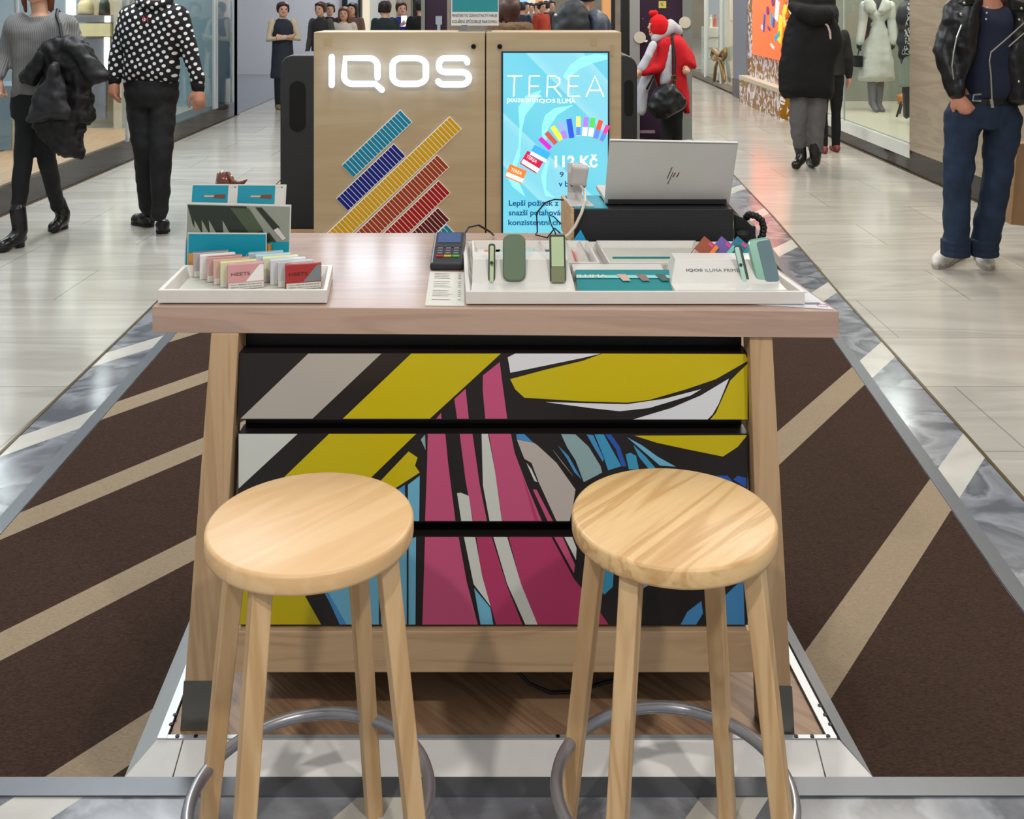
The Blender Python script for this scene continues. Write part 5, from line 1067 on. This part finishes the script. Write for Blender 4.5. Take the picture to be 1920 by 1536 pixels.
b = MB(); b.tube([A(1486,12,-.08), A(1500,22,-.16), A(1525,30,-.2), A(1550,28,-.16), A(1562,18,-.06)], [.05,.08,.10,.09,.05], 12); b.tube([A(1495,0,-.02), A(1520,6,-.1), A(1550,4,-.02)], .09, 12); b.build('parka_hood', fabric('hood_black', (17,16,17), .95), o, remesh=.014, sm=4)
b = MB(); b.tube([A(1543,39,-.19), A(1552,49,-.195), A(1556,60,-.195), A(1557,72,-.19)], .011, 6); b.build('reflective_piping', mat('piping', (196,180,170), .5), o)
legs(o, J, fabric('trousers_grey', (92,90,92), .9), (.095,.085,.062), .95, 'trousers', .013, low=-.05, f=(0,1,0), waist=.15, disp=.02)
for an, hx, hy, tx, ty, up_ in ((J['anL'],1506,300,1484,315,.04),(J['anR'],1528,318,1528,300,0)):
    b = MB(); hl = gp(hx, 316) ; hl.z = .02+up_; tl_ = hl+V(-.05 if up_ else 0, .20 if not up_ else -.16, -up_); tl_.z = .015
    if up_: hl = V(an.x+.03, an.y+.0, .07); tl_ = V(at(1486,0,D).x, 9.75, .012)
    shoe(b, hl, tl_, .10, .045); b.tube([an+V(0,0,.13), an+V(0,0,.02), hl.lerp(an,.4)], [.065,.058,.05], 14); b.build('boot', m_boot, o, remesh=.011, sm=3)
# --- person mostly hidden behind her
walker('person in dark clothes with reddish shoes mostly hidden behind the woman in the black parka', 1556, 0, 10.9, 1.55, fabric('dark_olive', (40,36,36)), m_leg, (0,1,0), m_hairk, .2, shoes=mat('red_shoe', (130,50,40), .5))
# --- woman in red and grey coat
D = 10.5; o = thing('person', 'person in bright red bobble hat and red coat bending at the dark purple kiosk', 'person', (at(1240,0,D).x, D, 0))
J = dict(hip=A(1262,165), chest=A(1256,105), neck=A(1247,66,-.02), head=A(1232,50,-.05), shL=A(1250,85,-.12), elL=A(1235,128,-.16), wrL=A(1206,134,-.25), shR=A(1276,82,.12), elR=A(1296,118,.1), wrR=A(1290,130,-.1),
  hpL=A(1252,185), knL=A(1250,240), anL=A(1248,285,-.08), hpR=A(1266,185), knR=A(1268,240), anR=A(1270,285,.08))
fr = V(-1,-.35,-.1)
body(o, J, SKIN, .012, .9, f=(-1,-.35,0), hands=(.17,.8)); face(o, J['head'], .215, fr)
m_red = fabric('coat_red', (190,18,30), .9); m_gy = fabric('coat_grey', (182,184,190), .9)
b = MB(); b.puff([A(*p) for p in ((1258,60),(1276,66),(1290,84),(1300,102),(1309,126),(1304,131),(1287,131),(1289,155),(1296,213),(1283,214),(1270,190),(1240,170),(1225,150),(1200,140),(1196,132),(1215,112),(1232,85),(1245,68))], .17, .12, step=.03)
b.tube([J['shL'], J['elL'], J['wrL']], [.085,.07,.055], 12); b.build('red_coat', m_red, o, remesh=.014, sm=4, disp=.03, dsc=.15)
b = MB(); b.puff([A(x,y,-.17) for x, y in ((1256,64),(1261,90),(1260,150),(1252,160),(1236,162),(1238,135),(1248,105))], .05, .05, step=.025)
b.tube([A(1225,84,-.18), A(1215,105,-.24), A(1202,130,-.26)], .045, 10); b.tube([A(1216,140,-.12), A(1205,170,-.12), A(1202,208,-.12)], [.07,.065,.055], 10)
b.build('grey_panels', m_gy, o, remesh=.013, sm=3, disp=.015)
b = MB(); b.tube([A(1229,72,-.10), A(1240,62,-.05), A(1258,50,0), A(1270,58,.05)], [.05,.08,.085,.06], 12); b.build('grey_hood', m_gy, o, remesh=.013, sm=4)
b = MB(); hc = J['head']+V(.015,0,.0)
b.loft([(hc+V(.0,0,z*.21), x*.21, x*.21) for z, x in ((-.42,.40),(-.2,.48),(.1,.49),(.35,.42),(.52,.28),(.60,.1))], 16); b.tube([A(1250,62,-.02), A(1256,48,-.02)], .05, 10); b.build('knit_hat', fabric('hat_red', (206,14,22), .95), o, remesh=.012, sm=4)
b = MB(); b.ball(A(1225,25,-.03), (.048,.045,.036)); b.build('hat_bobble', fabric('bobble_red', (214,16,24), .95), o, smooth=True, disp=.02, dsc=.03)
legs(o, J, m_leg, (.085,.06,.05), .9, 'trousers', .014)
for S in 'LR': b = MB(); hl = V(J['an'+S].x+.06, J['an'+S].y, .01); shoe(b, hl, hl+V(-.22,-.05,0), .09, .04); b.build('shoe', m_shoe, o, smooth=True)
c = thing('handbag', 'large soft black leather shoulder bag hanging at the side of the person in red', 'bag', A(1250,225,-.35))
b = MB(); b.puff([A(x,y,-.33) for x, y in ((1232,162),(1250,155),(1264,156),(1280,176),(1289,186),(1286,203),(1270,213),(1246,225),(1228,220),(1214,206),(1220,180))], .10, .10, step=.025); b.build('bag_body', mat('bag_leather', (22,26,28), .35), c, remesh=.013, sm=3, disp=.03, dsc=.1)
b = MB(); b.tube([A(1264,160,-.28), A(1265,110,-.22), A(1260,72,-.16), A(1262,64,-.05)], .016, 8); b.tube([A(1213,166,-.25), A(1226,142,-.28), A(1232,163,-.3)], .012, 8); b.build('bag_strap', m_black, c)
b = MB(); b.tube([A(1264+5*math.cos(t*.7),146+5*math.sin(t*.7),-.3) for t in range(10)], .006, 6, cap=False); b.build('bag_ring', m_gold, c)
# --- staff and shoppers behind the display wall
navy = fabric('vest_navy', (34,40,50), .8); beige = fabric('sweater_beige', (196,178,150), .9)
o, J = walker('woman with folded arms and long navy vest behind the black counter end', 530, 203, 15.2, 1.58, navy, m_leg, (.45,-1,0), mat('hair_plum', (58,30,34), .4), 0, 'folded', vest=beige, coat=.42, shoes=mat('boot_tan', (120,98,72), .7))
walker('man in dark jacket open over grey top with hand on the black counter end', 602, 0, 15.6, 1.58, fabric('jacket_dk', (40,40,42)), m_leg, (-.4,-1,0), m_hair, 0, 'down', vest=fabric('sleeve_grey', (70,68,66)))
walker('woman with long auburn hair facing the camera behind the top edge of the display wall', 645, 0, 16.0, 1.50, fabric('jk_cream', (200,190,176)), m_leg, (0,-1,0), mat('hair_ginger', (112,66,44), .4, var=.3), .8)
walker('dark haired person half hidden just left of the auburn haired woman', 618, 0, 18.0, 1.55, m_blk, m_leg, (.3,-1,0), m_hairk, .1)
walker('person with dark brown hair standing right behind the auburn haired woman', 662, 0, 17.5, 1.56, fabric('jk_brown', (110,84,70)), m_leg, (-.4,-1,0), m_hairk, .7)
walker('person with short hair in dark green coat left of the purple kiosk', 722, 0, 15.0, 1.60, fabric('jk_green', (22,38,42)), m_leg, (-.6,1,0), m_hairk, .1)
o, J = walker('man in royal blue jacket looking at a lit phone behind the display wall', 752, 0, 16.5, 1.58, fabric('jk_blue', (22,34,140)), m_leg, (.4,-1,0), m_hair, 0, 'phone')
b = MB(); b.box(J['wrR']+V(.06,-.03,.08), (.09,.015,.17)); tag(b.build('phone', mat('phone_lit', (220,240,255), .3, em=1.0), org=J['wrR']), 'bright phone held up by the man in the royal blue jacket', 'phone')
walker('dark figure at the left edge of the purple kiosk', 789, 0, 15.5, 1.62, m_blk, m_leg, (0,1,0), m_hairk, 0)
o, J = walker('person in brown coat with fur hood right of the warning sign', 955, 0, 9.0, 1.63, fabric('jk_taupe', (92,76,64)), m_leg, (-.7,.8,0), m_hair, .3)
b = MB(); b.tube([J['neck']+V(.16*math.cos(t*.6),.13*math.sin(t*.6),-.01) for t in range(12)], .06, 10); b.build('fur_hood', fabric('fur', (112,88,66), .95), o, remesh=.016, sm=2, disp=.03, dsc=.03)
# man with big dark rucksack
D = 8.4; o, J = walker('man in steel blue jacket carrying a bulging dark rucksack behind the display wall', 1092, 0, D, 1.80, fabric('jk_steel', (52,62,80)), m_leg, (.5,1,0), m_hairk, 0)
c = thing('rucksack', 'large dark grey rucksack on the back of the man behind the display wall', 'bag', A(1070,50,-.25))
b = MB(); b.puff([A(x,y,-.3) for x, y in ((1035,62),(1038,30),(1050,8),(1072,-2),(1095,2),(1108,25),(1110,60),(1108,110),(1040,110))], .15, .15, step=.035); b.build('bag_body', mat('rucksack_grey', (44,48,52), .6, var=.25, sc=12), c, remesh=.014, sm=3, disp=.05, dsc=.12)
b = MB(); b.puff([A(x,y,-.28) for x, y in ((1098,20),(1122,18),(1140,35),(1142,80),(1100,90))], .12, .12, step=.035); b.build('side_pouch', mat('pouch_slate', (66,76,92), .45, var=.2), c, remesh=.014, sm=3, disp=.03)
b = MB(); b.ball(A(1042,28,-.5), .012); b.build('zip_toggle', m_wht, c)
# ---------------------------------------------------------------- purple kiosk beyond
DKK = 11.9; kk = lambda x, y, d=0: V((x-CX)/F*DKK, DKK-d, H-(y-HY)/F*DKK)
o = thing('purple_kiosk', 'dark purple kiosk with grey frames and printed coffee cups behind the black counter end', 'kiosk', (.2,12.6,0))
m_pur = mat('kiosk_purple', (44,24,44), .3, var=.5, sc=3); m_kf = mat('kiosk_frame', (120,124,118), .4, .2); m_kfg = mat('kiosk_frame_grey', (150,150,148), .4, .2)
X = lambda x: (x-CX)/F*DKK
for x0, x1, z0, z1 in ((797,838,0,3.2),(1198,1280,0.02,3.2)):
    b = MB(); b.b2((X(x0),DKK,z0), (X(x1),DKK+.06,z1)); b.build('purple_panel', m_pur, o)
b = MB(); b.b2((X(838),DKK,0), (X(1170),DKK+.06,1.05)); b.build('front_counter', m_pur, o)
b = MB(); b.b2((X(797),DKK+1.9,0), (X(1280),DKK+1.96,1.0)); b.build('rear_counter', m_pur, o)
for x0, x1, m_ in ((1180,1199,m_kfg),(1279,1297,m_kf),(790,797,m_kf),(1147,1153,m_black),(1165,1178,m_black)):
    b = MB(); b.b2((X(x0),DKK-.03,0), (X(x1),DKK+.1,3.2)); b.build('frame_post', m_, o)
b = MB(); b.b2((X(1279),DKK+.1,0.02), (X(1296),DKK+2.,3.2)); b.build('side_panel', m_kf, o)
b = MB(); b.b2((X(790),DKK,3.2), (X(1297),DKK+2,3.3)); b.build('kiosk_roof', m_black, o)
b = MB(); b.b2((X(842),DKK+.02,1.06), (X(1146),DKK+.03,3.2)); b.build('glass_pane', mat('kiosk_glass', (235,240,240), .02, tr=1., ior=1.1, var=0), o)
b = MB(); b.b2(kk(1235,15,.001), kk(1249,2,.004)); b.build('yellow_plaque', mat('plaque', (196,180,96), .5), o)
b = MB(); b.text('N', kk(1239,11,.006), 4/F*DKK, 6/F*DKK); b.build('plaque_letter', m_black, o)
m_cup = mat('cup_print', (196,186,170), .5)
for cx_, cy_ in ((1199,70),(1283,42)):
    b = MB(); c = kk(cx_, cy_, .035); b.cyl(c, c+V(0,-.01,0), 11/F*DKK, 24); b.build('printed_cup', m_cup, o)
    b = MB(); sg = 1 if cx_ < 1250 else -1; b.prism([kk(cx_+sg*7,cy_+4,.036), kk(cx_+sg*15,cy_+5,.036), kk(cx_+sg*13,cy_+9,.036), kk(cx_+sg*7,cy_+8,.036)], (0,-.008,0)); b.build('cup_spout', mat('spout', (226,222,214), .5), o)
b = MB(); b.b2(kk(1198,250,.002), kk(1228,244,.004)); b.build('small_print', mat('print_mauve', (140,110,130), .5), o)
for (x, y) in ((1205,35),(1222,28),(1210,110),(1230,150)): b = MB(); b.ball(kk(x,y,.004), .008, n=8, m=5); b.build('printed_star', mat('star', (150,110,150), .5), o)
b = MB(); b.b2(kk(817,46,.02), kk(829,30,.012)); b.b2(kk(820,60,.03), kk(826,46,.012)); b.build('glass_dispenser', mat('disp_glass', (150,156,168), .2), o)
# far shops beyond the kiosk: backing walls, lit fronts, columns
def blk(name, label, cat, x0, x1, D, z0, z1, mt, dz=.4):
    b = MB(); b.b2(((x0-CX)/F*D, D, z0), ((x1-CX)/F*D, D+dz, z1)); o = b.build(name, mt, org=(((x0+x1)/2-CX)/F*D, D, z0)); return tag(o, label, cat)
m_pk = mat('screen_lilac', (206,186,236), .4, em=.9); m_b1 = mat('front_grey', (150,150,150), .4); m_or = mat('shop_orange', (210,150,96), .5, em=.5); m_cr = mat('shop_cream', (226,214,190), .5, em=.45)
blk('lit_screen', 'pale lilac lit screen above the heads left of the purple kiosk', 'screen', 596, 622, 22, 1.25, 3.2, m_pk)
for i, (x0, x1, mt, t) in enumerate(((560,582,mat('front_white', (200,205,214), .5),'white'),(622,630,m_black,'black'),(632,668,mat('front_ice', (170,186,196), .3),'ice blue'),(672,676,m_black,'thin black'),(676,690,m_cr,'cream'),(692,722,mat('front_glass', (186,190,188), .2),'pale glass'),(730,742,mat('front_col', (186,180,166), .5),'beige'),(752,770,mat('front_taupe', (150,138,124), .5),'taupe'),(774,782,m_black,'slim black'),(787,796,mat('front_yel', (176,168,130), .5),'olive'))):
    blk('column', '%s upright shopfront column far behind the heads left of the purple kiosk' % t, 'column', x0, x1, 23+i*.3, 0, 3.6, mt)
for i, (x0, x1, mt, t) in enumerate(((975,990,mat('front_blue', (150,190,240), .4, em=.8),'blue lit'),(990,1004,m_cr,'cream lit'),(1004,1018,m_or,'orange lit'),(1018,1030,m_cr,'ivory lit'),(1130,1146,m_or,'amber lit'))):
    blk('shop_front', '%s shop front strip seen far away through the purple kiosk' % t, 'shop', x0, x1, 30+i*.3, 0, 3.6, mt)
random.seed(11)
cc = [(40,44,60),(120,116,112),(60,70,100),(150,140,130),(170,60,40),(36,34,36),(90,80,70),(110,110,120)]
nm = ['navy','pale grey','slate blue','sand','rust red','black','brown','blue grey']
for i, px in enumerate((977,985,996,1006,1015,1024,1034,700)):
    walker('distant shopper in a %s coat seen through the purple kiosk' % nm[i] if px > 800 else 'distant shopper in a blue grey coat left of the purple kiosk', px, 0, 20+1.5*(i % 4)+.7*(i//4), 1.5+.12*random.random(), fabric('crowd%d' % i, cc[i]), m_leg, (random.uniform(-1,1), random.choice((-1,1)), 0), m_hairk, .0)
# ---------------------------------------------------------------- mannequins and furniture in the right window
m_man = mat('mannequin', (60,58,60), .4); m_wc = fabric('coat_white', (206,204,194), .85)
zw = .26
D = 12.5; A = lambda x, y, d=0.: at(x, y, D+d)
o = thing('mannequin', 'mannequin in belted white coat with wide collar in the right shop window', 'mannequin', (at(1643,0,D).x, D, zw))
J = dict(hip=A(1642,85), chest=A(1644,30), neck=A(1645,-12), head=A(1645,-38), shL=A(1625,-4), elL=A(1618,35), wrL=A(1613,75,-.05), shR=A(1664,-4), elR=A(1671,35), wrR=A(1673,75,-.05),
  hpL=A(1636,100), knL=A(1635,150), anL=V(A(1636,0).x, D, zw+.10), hpR=A(1650,100), knR=A(1650,150), anR=V(A(1650,0).x, D+.05, zw+.08))
body(o, J, m_man, .014, 1., hands=(.17,.4))
b = MB(); b.puff([A(*p) for p in ((1620,2),(1632,-6),(1642,6),(1644,18),(1652,4),(1658,-6),(1670,4),(1676,22),(1668,36),(1658,40),(1668,70),(1680,152),(1645,156),(1610,152),(1614,100),(1626,60),(1628,40),(1618,22))], .15, .12, step=.035); b.build('white_coat', m_wc, o, remesh=.014, sm=3, disp=.025, dsc=.15)
b = MB(); b.loft([(A(1643,46)+V(0,0,-.02), .11,.11),(A(1643,42), .11,.11)], 18); b.build('coat_belt', fabric('belt_ecru', (226,222,206)), o, smooth=True)
b = MB(); b.tube([A(1621,10,-.1), A(1619,40,-.08), A(1613,78,-.1)], [.06,.055,.05], 10); b.tube([A(1670,10,-.1), A(1672,40,-.08), A(1675,78,-.1)], [.06,.055,.05], 10); b.build('coat_sleeve', m_wc, o, remesh=.014, sm=2)
for s_, pts in ((1,[(1621,0),(1633,-6),(1643,20),(1636,26),(1622,20)]), (2,[(1657,-6),(1670,2),(1672,18),(1656,28),(1646,22)])): b = MB(); b.puff([A(x,y,-.17) for x, y in pts], .03, .04, step=.03); b.build('coat_collar', m_wc, o, smooth=True)
for S in 'LR': b = MB(); b.tube([J['kn'+S], J['an'+S], J['an'+S]+V(0,-.14,-.07)], [.055,.045,.035], 10); b.build('grey_boot', mat('boot_grey', (92,90,94), .5), o, smooth=True)
b = MB(); b.b2(A(1606,126,-.1), A(1612,104,.02)); b.tube([A(1609,104,-.05), A(1613,82,-.05)], .006, 5); tag(b.build('small_bag', m_black, org=A(1609,126,-.05)), 'small black handbag held by the mannequin in the white coat', 'bag')
def checkmat():
    m, N, L, b = nt('tweed'); tc = N.new('ShaderNodeTexCoord'); n = N.new('ShaderNodeTexNoise'); n.inputs['Scale'].default_value = 26; L.new(tc.outputs['Object'], n.inputs['Vector'])
    r = ramp(N, [(.48, lin((26,26,28))), (.54, lin((206,204,198)))]); L.new(n.outputs['Fac'], r.inputs[0]); L.new(r.outputs[0], b.inputs['Base Color']); b.inputs['Roughness'].default_value = .9; return m
D = 11.3; A = lambda x, y, d=0.: at(x, y, D+d)
o = thing('mannequin', 'mannequin in black and white patterned jacket beside the stone wall in the shop window', 'mannequin', (at(1706,0,D).x, D, zw))
J = dict(hip=A(1706,80), chest=A(1706,35), neck=A(1706,-2), head=A(1706,-32), shL=A(1692,12), elL=A(1690,55), wrL=A(1690,92), shR=A(1722,12), elR=A(1726,55), wrR=A(1726,92), hpL=A(1700,95), knL=A(1700,160), anL=V(A(1700,0).x, D, zw+.08), hpR=A(1713,95), knR=A(1713,160), anR=V(A(1713,0).x, D, zw+.08))
body(o, J, m_man, .016, 1., hands=(.17,.4))
b = MB(); b.puff([A(*p) for p in ((1698,0),(1712,0),(1724,12),(1728,60),(1726,104),(1706,106),(1687,104),(1689,60),(1692,14))], .15, .12, step=.035); b.build('patterned_jacket', checkmat(), o, remesh=.014, sm=3)
b = MB(); b.puff([A(*p) for p in ((1690,100),(1722,100),(1724,165),(1686,165))], .12, .12, step=.035); b.build('long_skirt', fabric('skirt_sage', (150,156,140)), o, remesh=.014, sm=3)
o = thing('display_chair', 'small wooden armchair with splayed metal legs on the shop window floor', 'chair', (at(1690,0,12.0).x, 12.0, zw))
D = 12.0; A = lambda x, y, d=0.: at(x, y, D+d)
b = MB(); b.puff([A(x,y) for x, y in ((1682,178),(1706,172),(1712,192),(1684,196))], .05, .05, step=.03, ); b.build('seat', mat('chair_orange', (190,120,60), .5), o, smooth=True)
b = MB(); b.puff([A(x,y,.2) for x, y in ((1697,150),(1712,148),(1714,192),(1700,195))], .03, .03, step=.03); b.build('backrest', wood('chair_wood', (150,98,50), (110,66,30), 'Z'), o, smooth=True)
for x0, x1, dd in ((1690,1682,-.1),(1704,1712,-.1),(1692,1688,.2),(1706,1708,.2)):
    b = MB(); p = A(x0,192,dd); q = V(A(x1,0,dd).x, D+dd, zw); b.tube([p, q], .012, 8); b.build('leg', m_black, o)
# beauty shop behind the far right glass
for i, (px0, px1, D, z0, z1, c, t) in enumerate(((1297,1322,20.5,.2,1.05,(236,232,222),'white counter cabinet with products behind the far right glass'),(1328,1344,19.6,.2,2.2,(214,210,200),'tall white shelf unit behind the far right glass'),(1352,1374,18.3,.2,1.4,(226,216,196),'cream display cabinet nearest the grey pillar'))):
    x0 = max(RX+.12+.3*i, (px0-CX)/F*D); w_ = (px1-px0)/F*D; o = thing('display_cabinet', t, 'cabinet', (x0+w_/2, D, 0))
    b = MB(); b.b2((x0,D,.0), (x0+w_,D+.4,z1)); b.build('cabinet_body', mat('cab%d' % i, c, .4), o, bevel=.01)
    for k in range(3): b = MB(); z = z0+(z1-z0)*(k+1)/4; b.b2((x0-.004,D-.012,z), (x0+w_+.004,D,z+.02)); b.build('shelf_edge', m_alu, o)
for i, (px, D, c) in enumerate(((1299,20.5,(190,170,160)),(1308,20.5,(240,238,230)),(1317,20.5,(214,90,60)))):
    x = max(RX+.12, (1297-CX)/F*20.5)+.05+.09*i; b = MB(); b.loft([(V(x,D+.15,1.0501), .036,.036),(V(x,D+.15,1.22), .036,.036),(V(x,D+.15,1.25), .02,.02),(V(x,D+.15,1.30), .02,.02)], 12); 
    tag(b.build('bottle', mat('btl%d' % i, c, .3), org=(x,D+.15,1.0501)), '%s bottle on the white counter cabinet behind the far right glass' % ('brownish','white','orange')[i], 'bottle')
area('beauty_lamp', (RX+.9, 19.5, 3.2), 1, 90, (0,0,0), (1,.95,.86), 3)
# gold bow on the beauty shop window
D = 18.0; A = lambda x, y, d=0.: V(RX-.03, (RX-.03)*F/(x-CX), H-(y-HY)/F*((RX-.03)*F/(x-CX)))
o = thing('window_bow', 'large gold ribbon bow stuck on the white framed window beside the grey pillar', 'bow', A(1348,105))
m_gb = mat('ribbon_gold', (140,112,66), .35, .4)
for s_ in (-1,1):
    b = MB(); b.tube([A(1348,105), A(1348+s_*6,96), A(1348+s_*11,92), A(1348+s_*12,103), A(1348+s_*8,112), A(1348,106)], .05, 8, sq=.5); b.build('bow_loop', m_gb, o, smooth=True)
    b = MB(); b.tube([A(1348,108), A(1348+s_*6,125), A(1348+s_*9,150)], .05, 8, sq=.5); b.build('bow_tail', m_gb, o, smooth=True)
b = MB(); b.ball(A(1348,106), (.05,.08,.08)); b.build('bow_knot', m_gb, o, smooth=True)
# ---------------------------------------------------------------- left shop interior
D = 11.3; A = lambda x, y, d=0.: at(x, y, D+d)
o = thing('display_unit', 'cream shelving unit with glowing side strips inside the left shop', 'shelf', (A(170,0).x, D+.2, .2))
b = MB(); b.b2((A(128,0).x,D+.45,.2), (A(226,0).x,D+.5,2.6)); b.build('back_panel', mat('unit_cream', (206,190,156), .5), o)
b = MB(); b.b2((A(212,0).x,D,.2), (A(228,0).x,D+.5,2.6)); b.build('side_post', mat('unit_beige', (206,190,166), .5), o)
b = MB(); b.b2((A(112,0).x,D+.02,A(0,42).z), (A(212,0).x,D+.45,A(0,29).z)); b.build('shelf_board', mat('unit_grey', (118,118,120), .5), o)
b = MB(); b.b2((A(112,0).x,D+.0,A(0,68).z), (A(206,0).x,D+.06,A(0,44).z)); b.build('cream_drawer', mat('unit_cream2', (226,208,160), .4, em=.08), o)
b = MB(); b.b2((A(112,0).x,D+.03,.3), (A(195,0).x,D+.08,A(0,72).z)); b.build('grey_panel', mat('unit_grey2', (120,122,130), .5), o)
for x0, x1, y0, y1 in ((124,140,-40,28),(196,205,30,42),(195,204,70,134)):
    b = MB(); b.b2((A(x0,0).x,D-.01,A(0,y1).z), (A(x1,0).x,D+.015,A(0,y0).z)); b.build('light_strip', m_lamp, o)
def hbag(x0, x1, y0, y1, D, mt, label, zb=None):
    o = thing('handbag', label, 'bag', at((x0+x1)/2, y1, D)); q = lambda x, y: at(x, y, D); h_ = (x1-x0)*.5
    b = MB(); b.puff([q(x0,y1), q(x1,y1), q(x1-1,y1-(y1-y0)*.5), q(x1-h_*.4,y0+(y1-y0)*.3), q(x0+h_*.4,y0+(y1-y0)*.3), q(x0+1,y1-(y1-y0)*.5)], .06, .06, step=.025); b.build('bag_body', mt, o, smooth=True)
    b = MB(); b.tube([q(x0+h_*.5,y0+(y1-y0)*.35), q(x0+h_*.7,y0), q(x1-h_*.7,y0), q(x1-h_*.5,y0+(y1-y0)*.35)], .012, 6); b.build('bag_handle', mt, o)
hbag(144,176,-12,28.5,D+.2, mat('bag_cream', (206,186,140), .5), 'cream handbag on the lit shelf inside the left shop'); hbag(184,206,-14,28.5,D+.2, mat('bag_forest', (40,52,40), .5), 'dark green handbag on the lit shelf inside the left shop')
o = thing('counter_cabinet', 'pale blue grey shop counter with tan end panel behind the glass at far left', 'cabinet', (at(20,0,9.6).x, 9.8, .2))
b = MB(); b.b2((at(-60,0,9.6).x,9.6,.21), (at(22,0,9.6).x,10.1,at(0,160,9.6).z)); b.build('cabinet_body', mat('counter_blue', (120,136,146), .25), o, bevel=.01)
b = MB(); b.b2((at(22,0,9.6).x+.001,9.6,.21), (at(46,0,9.6).x,10.1,at(0,165,9.6).z)); b.build('tan_panel', mat('counter_tan', (206,174,128), .5), o)
# recess and glass corner beyond the polka dot man: grey curtain panels
o = thing('window_curtain', 'grey blue frosted panel hanging inside the corner glass of the left shop', 'panel', (LX-.3, 13.0, .2))
b = MB(); b.b2((LX-.9,13.6,.2), (LX-.1,13.65,1.75)); b.build('panel_sheet', mat('frost_blue', (136,160,170), .4, var=.2, sc=4), o)
b = MB(); b.b2((LX-.95,13.58,1.75), (LX-.08,13.67,1.79)); b.build('panel_rail', m_alu, o)
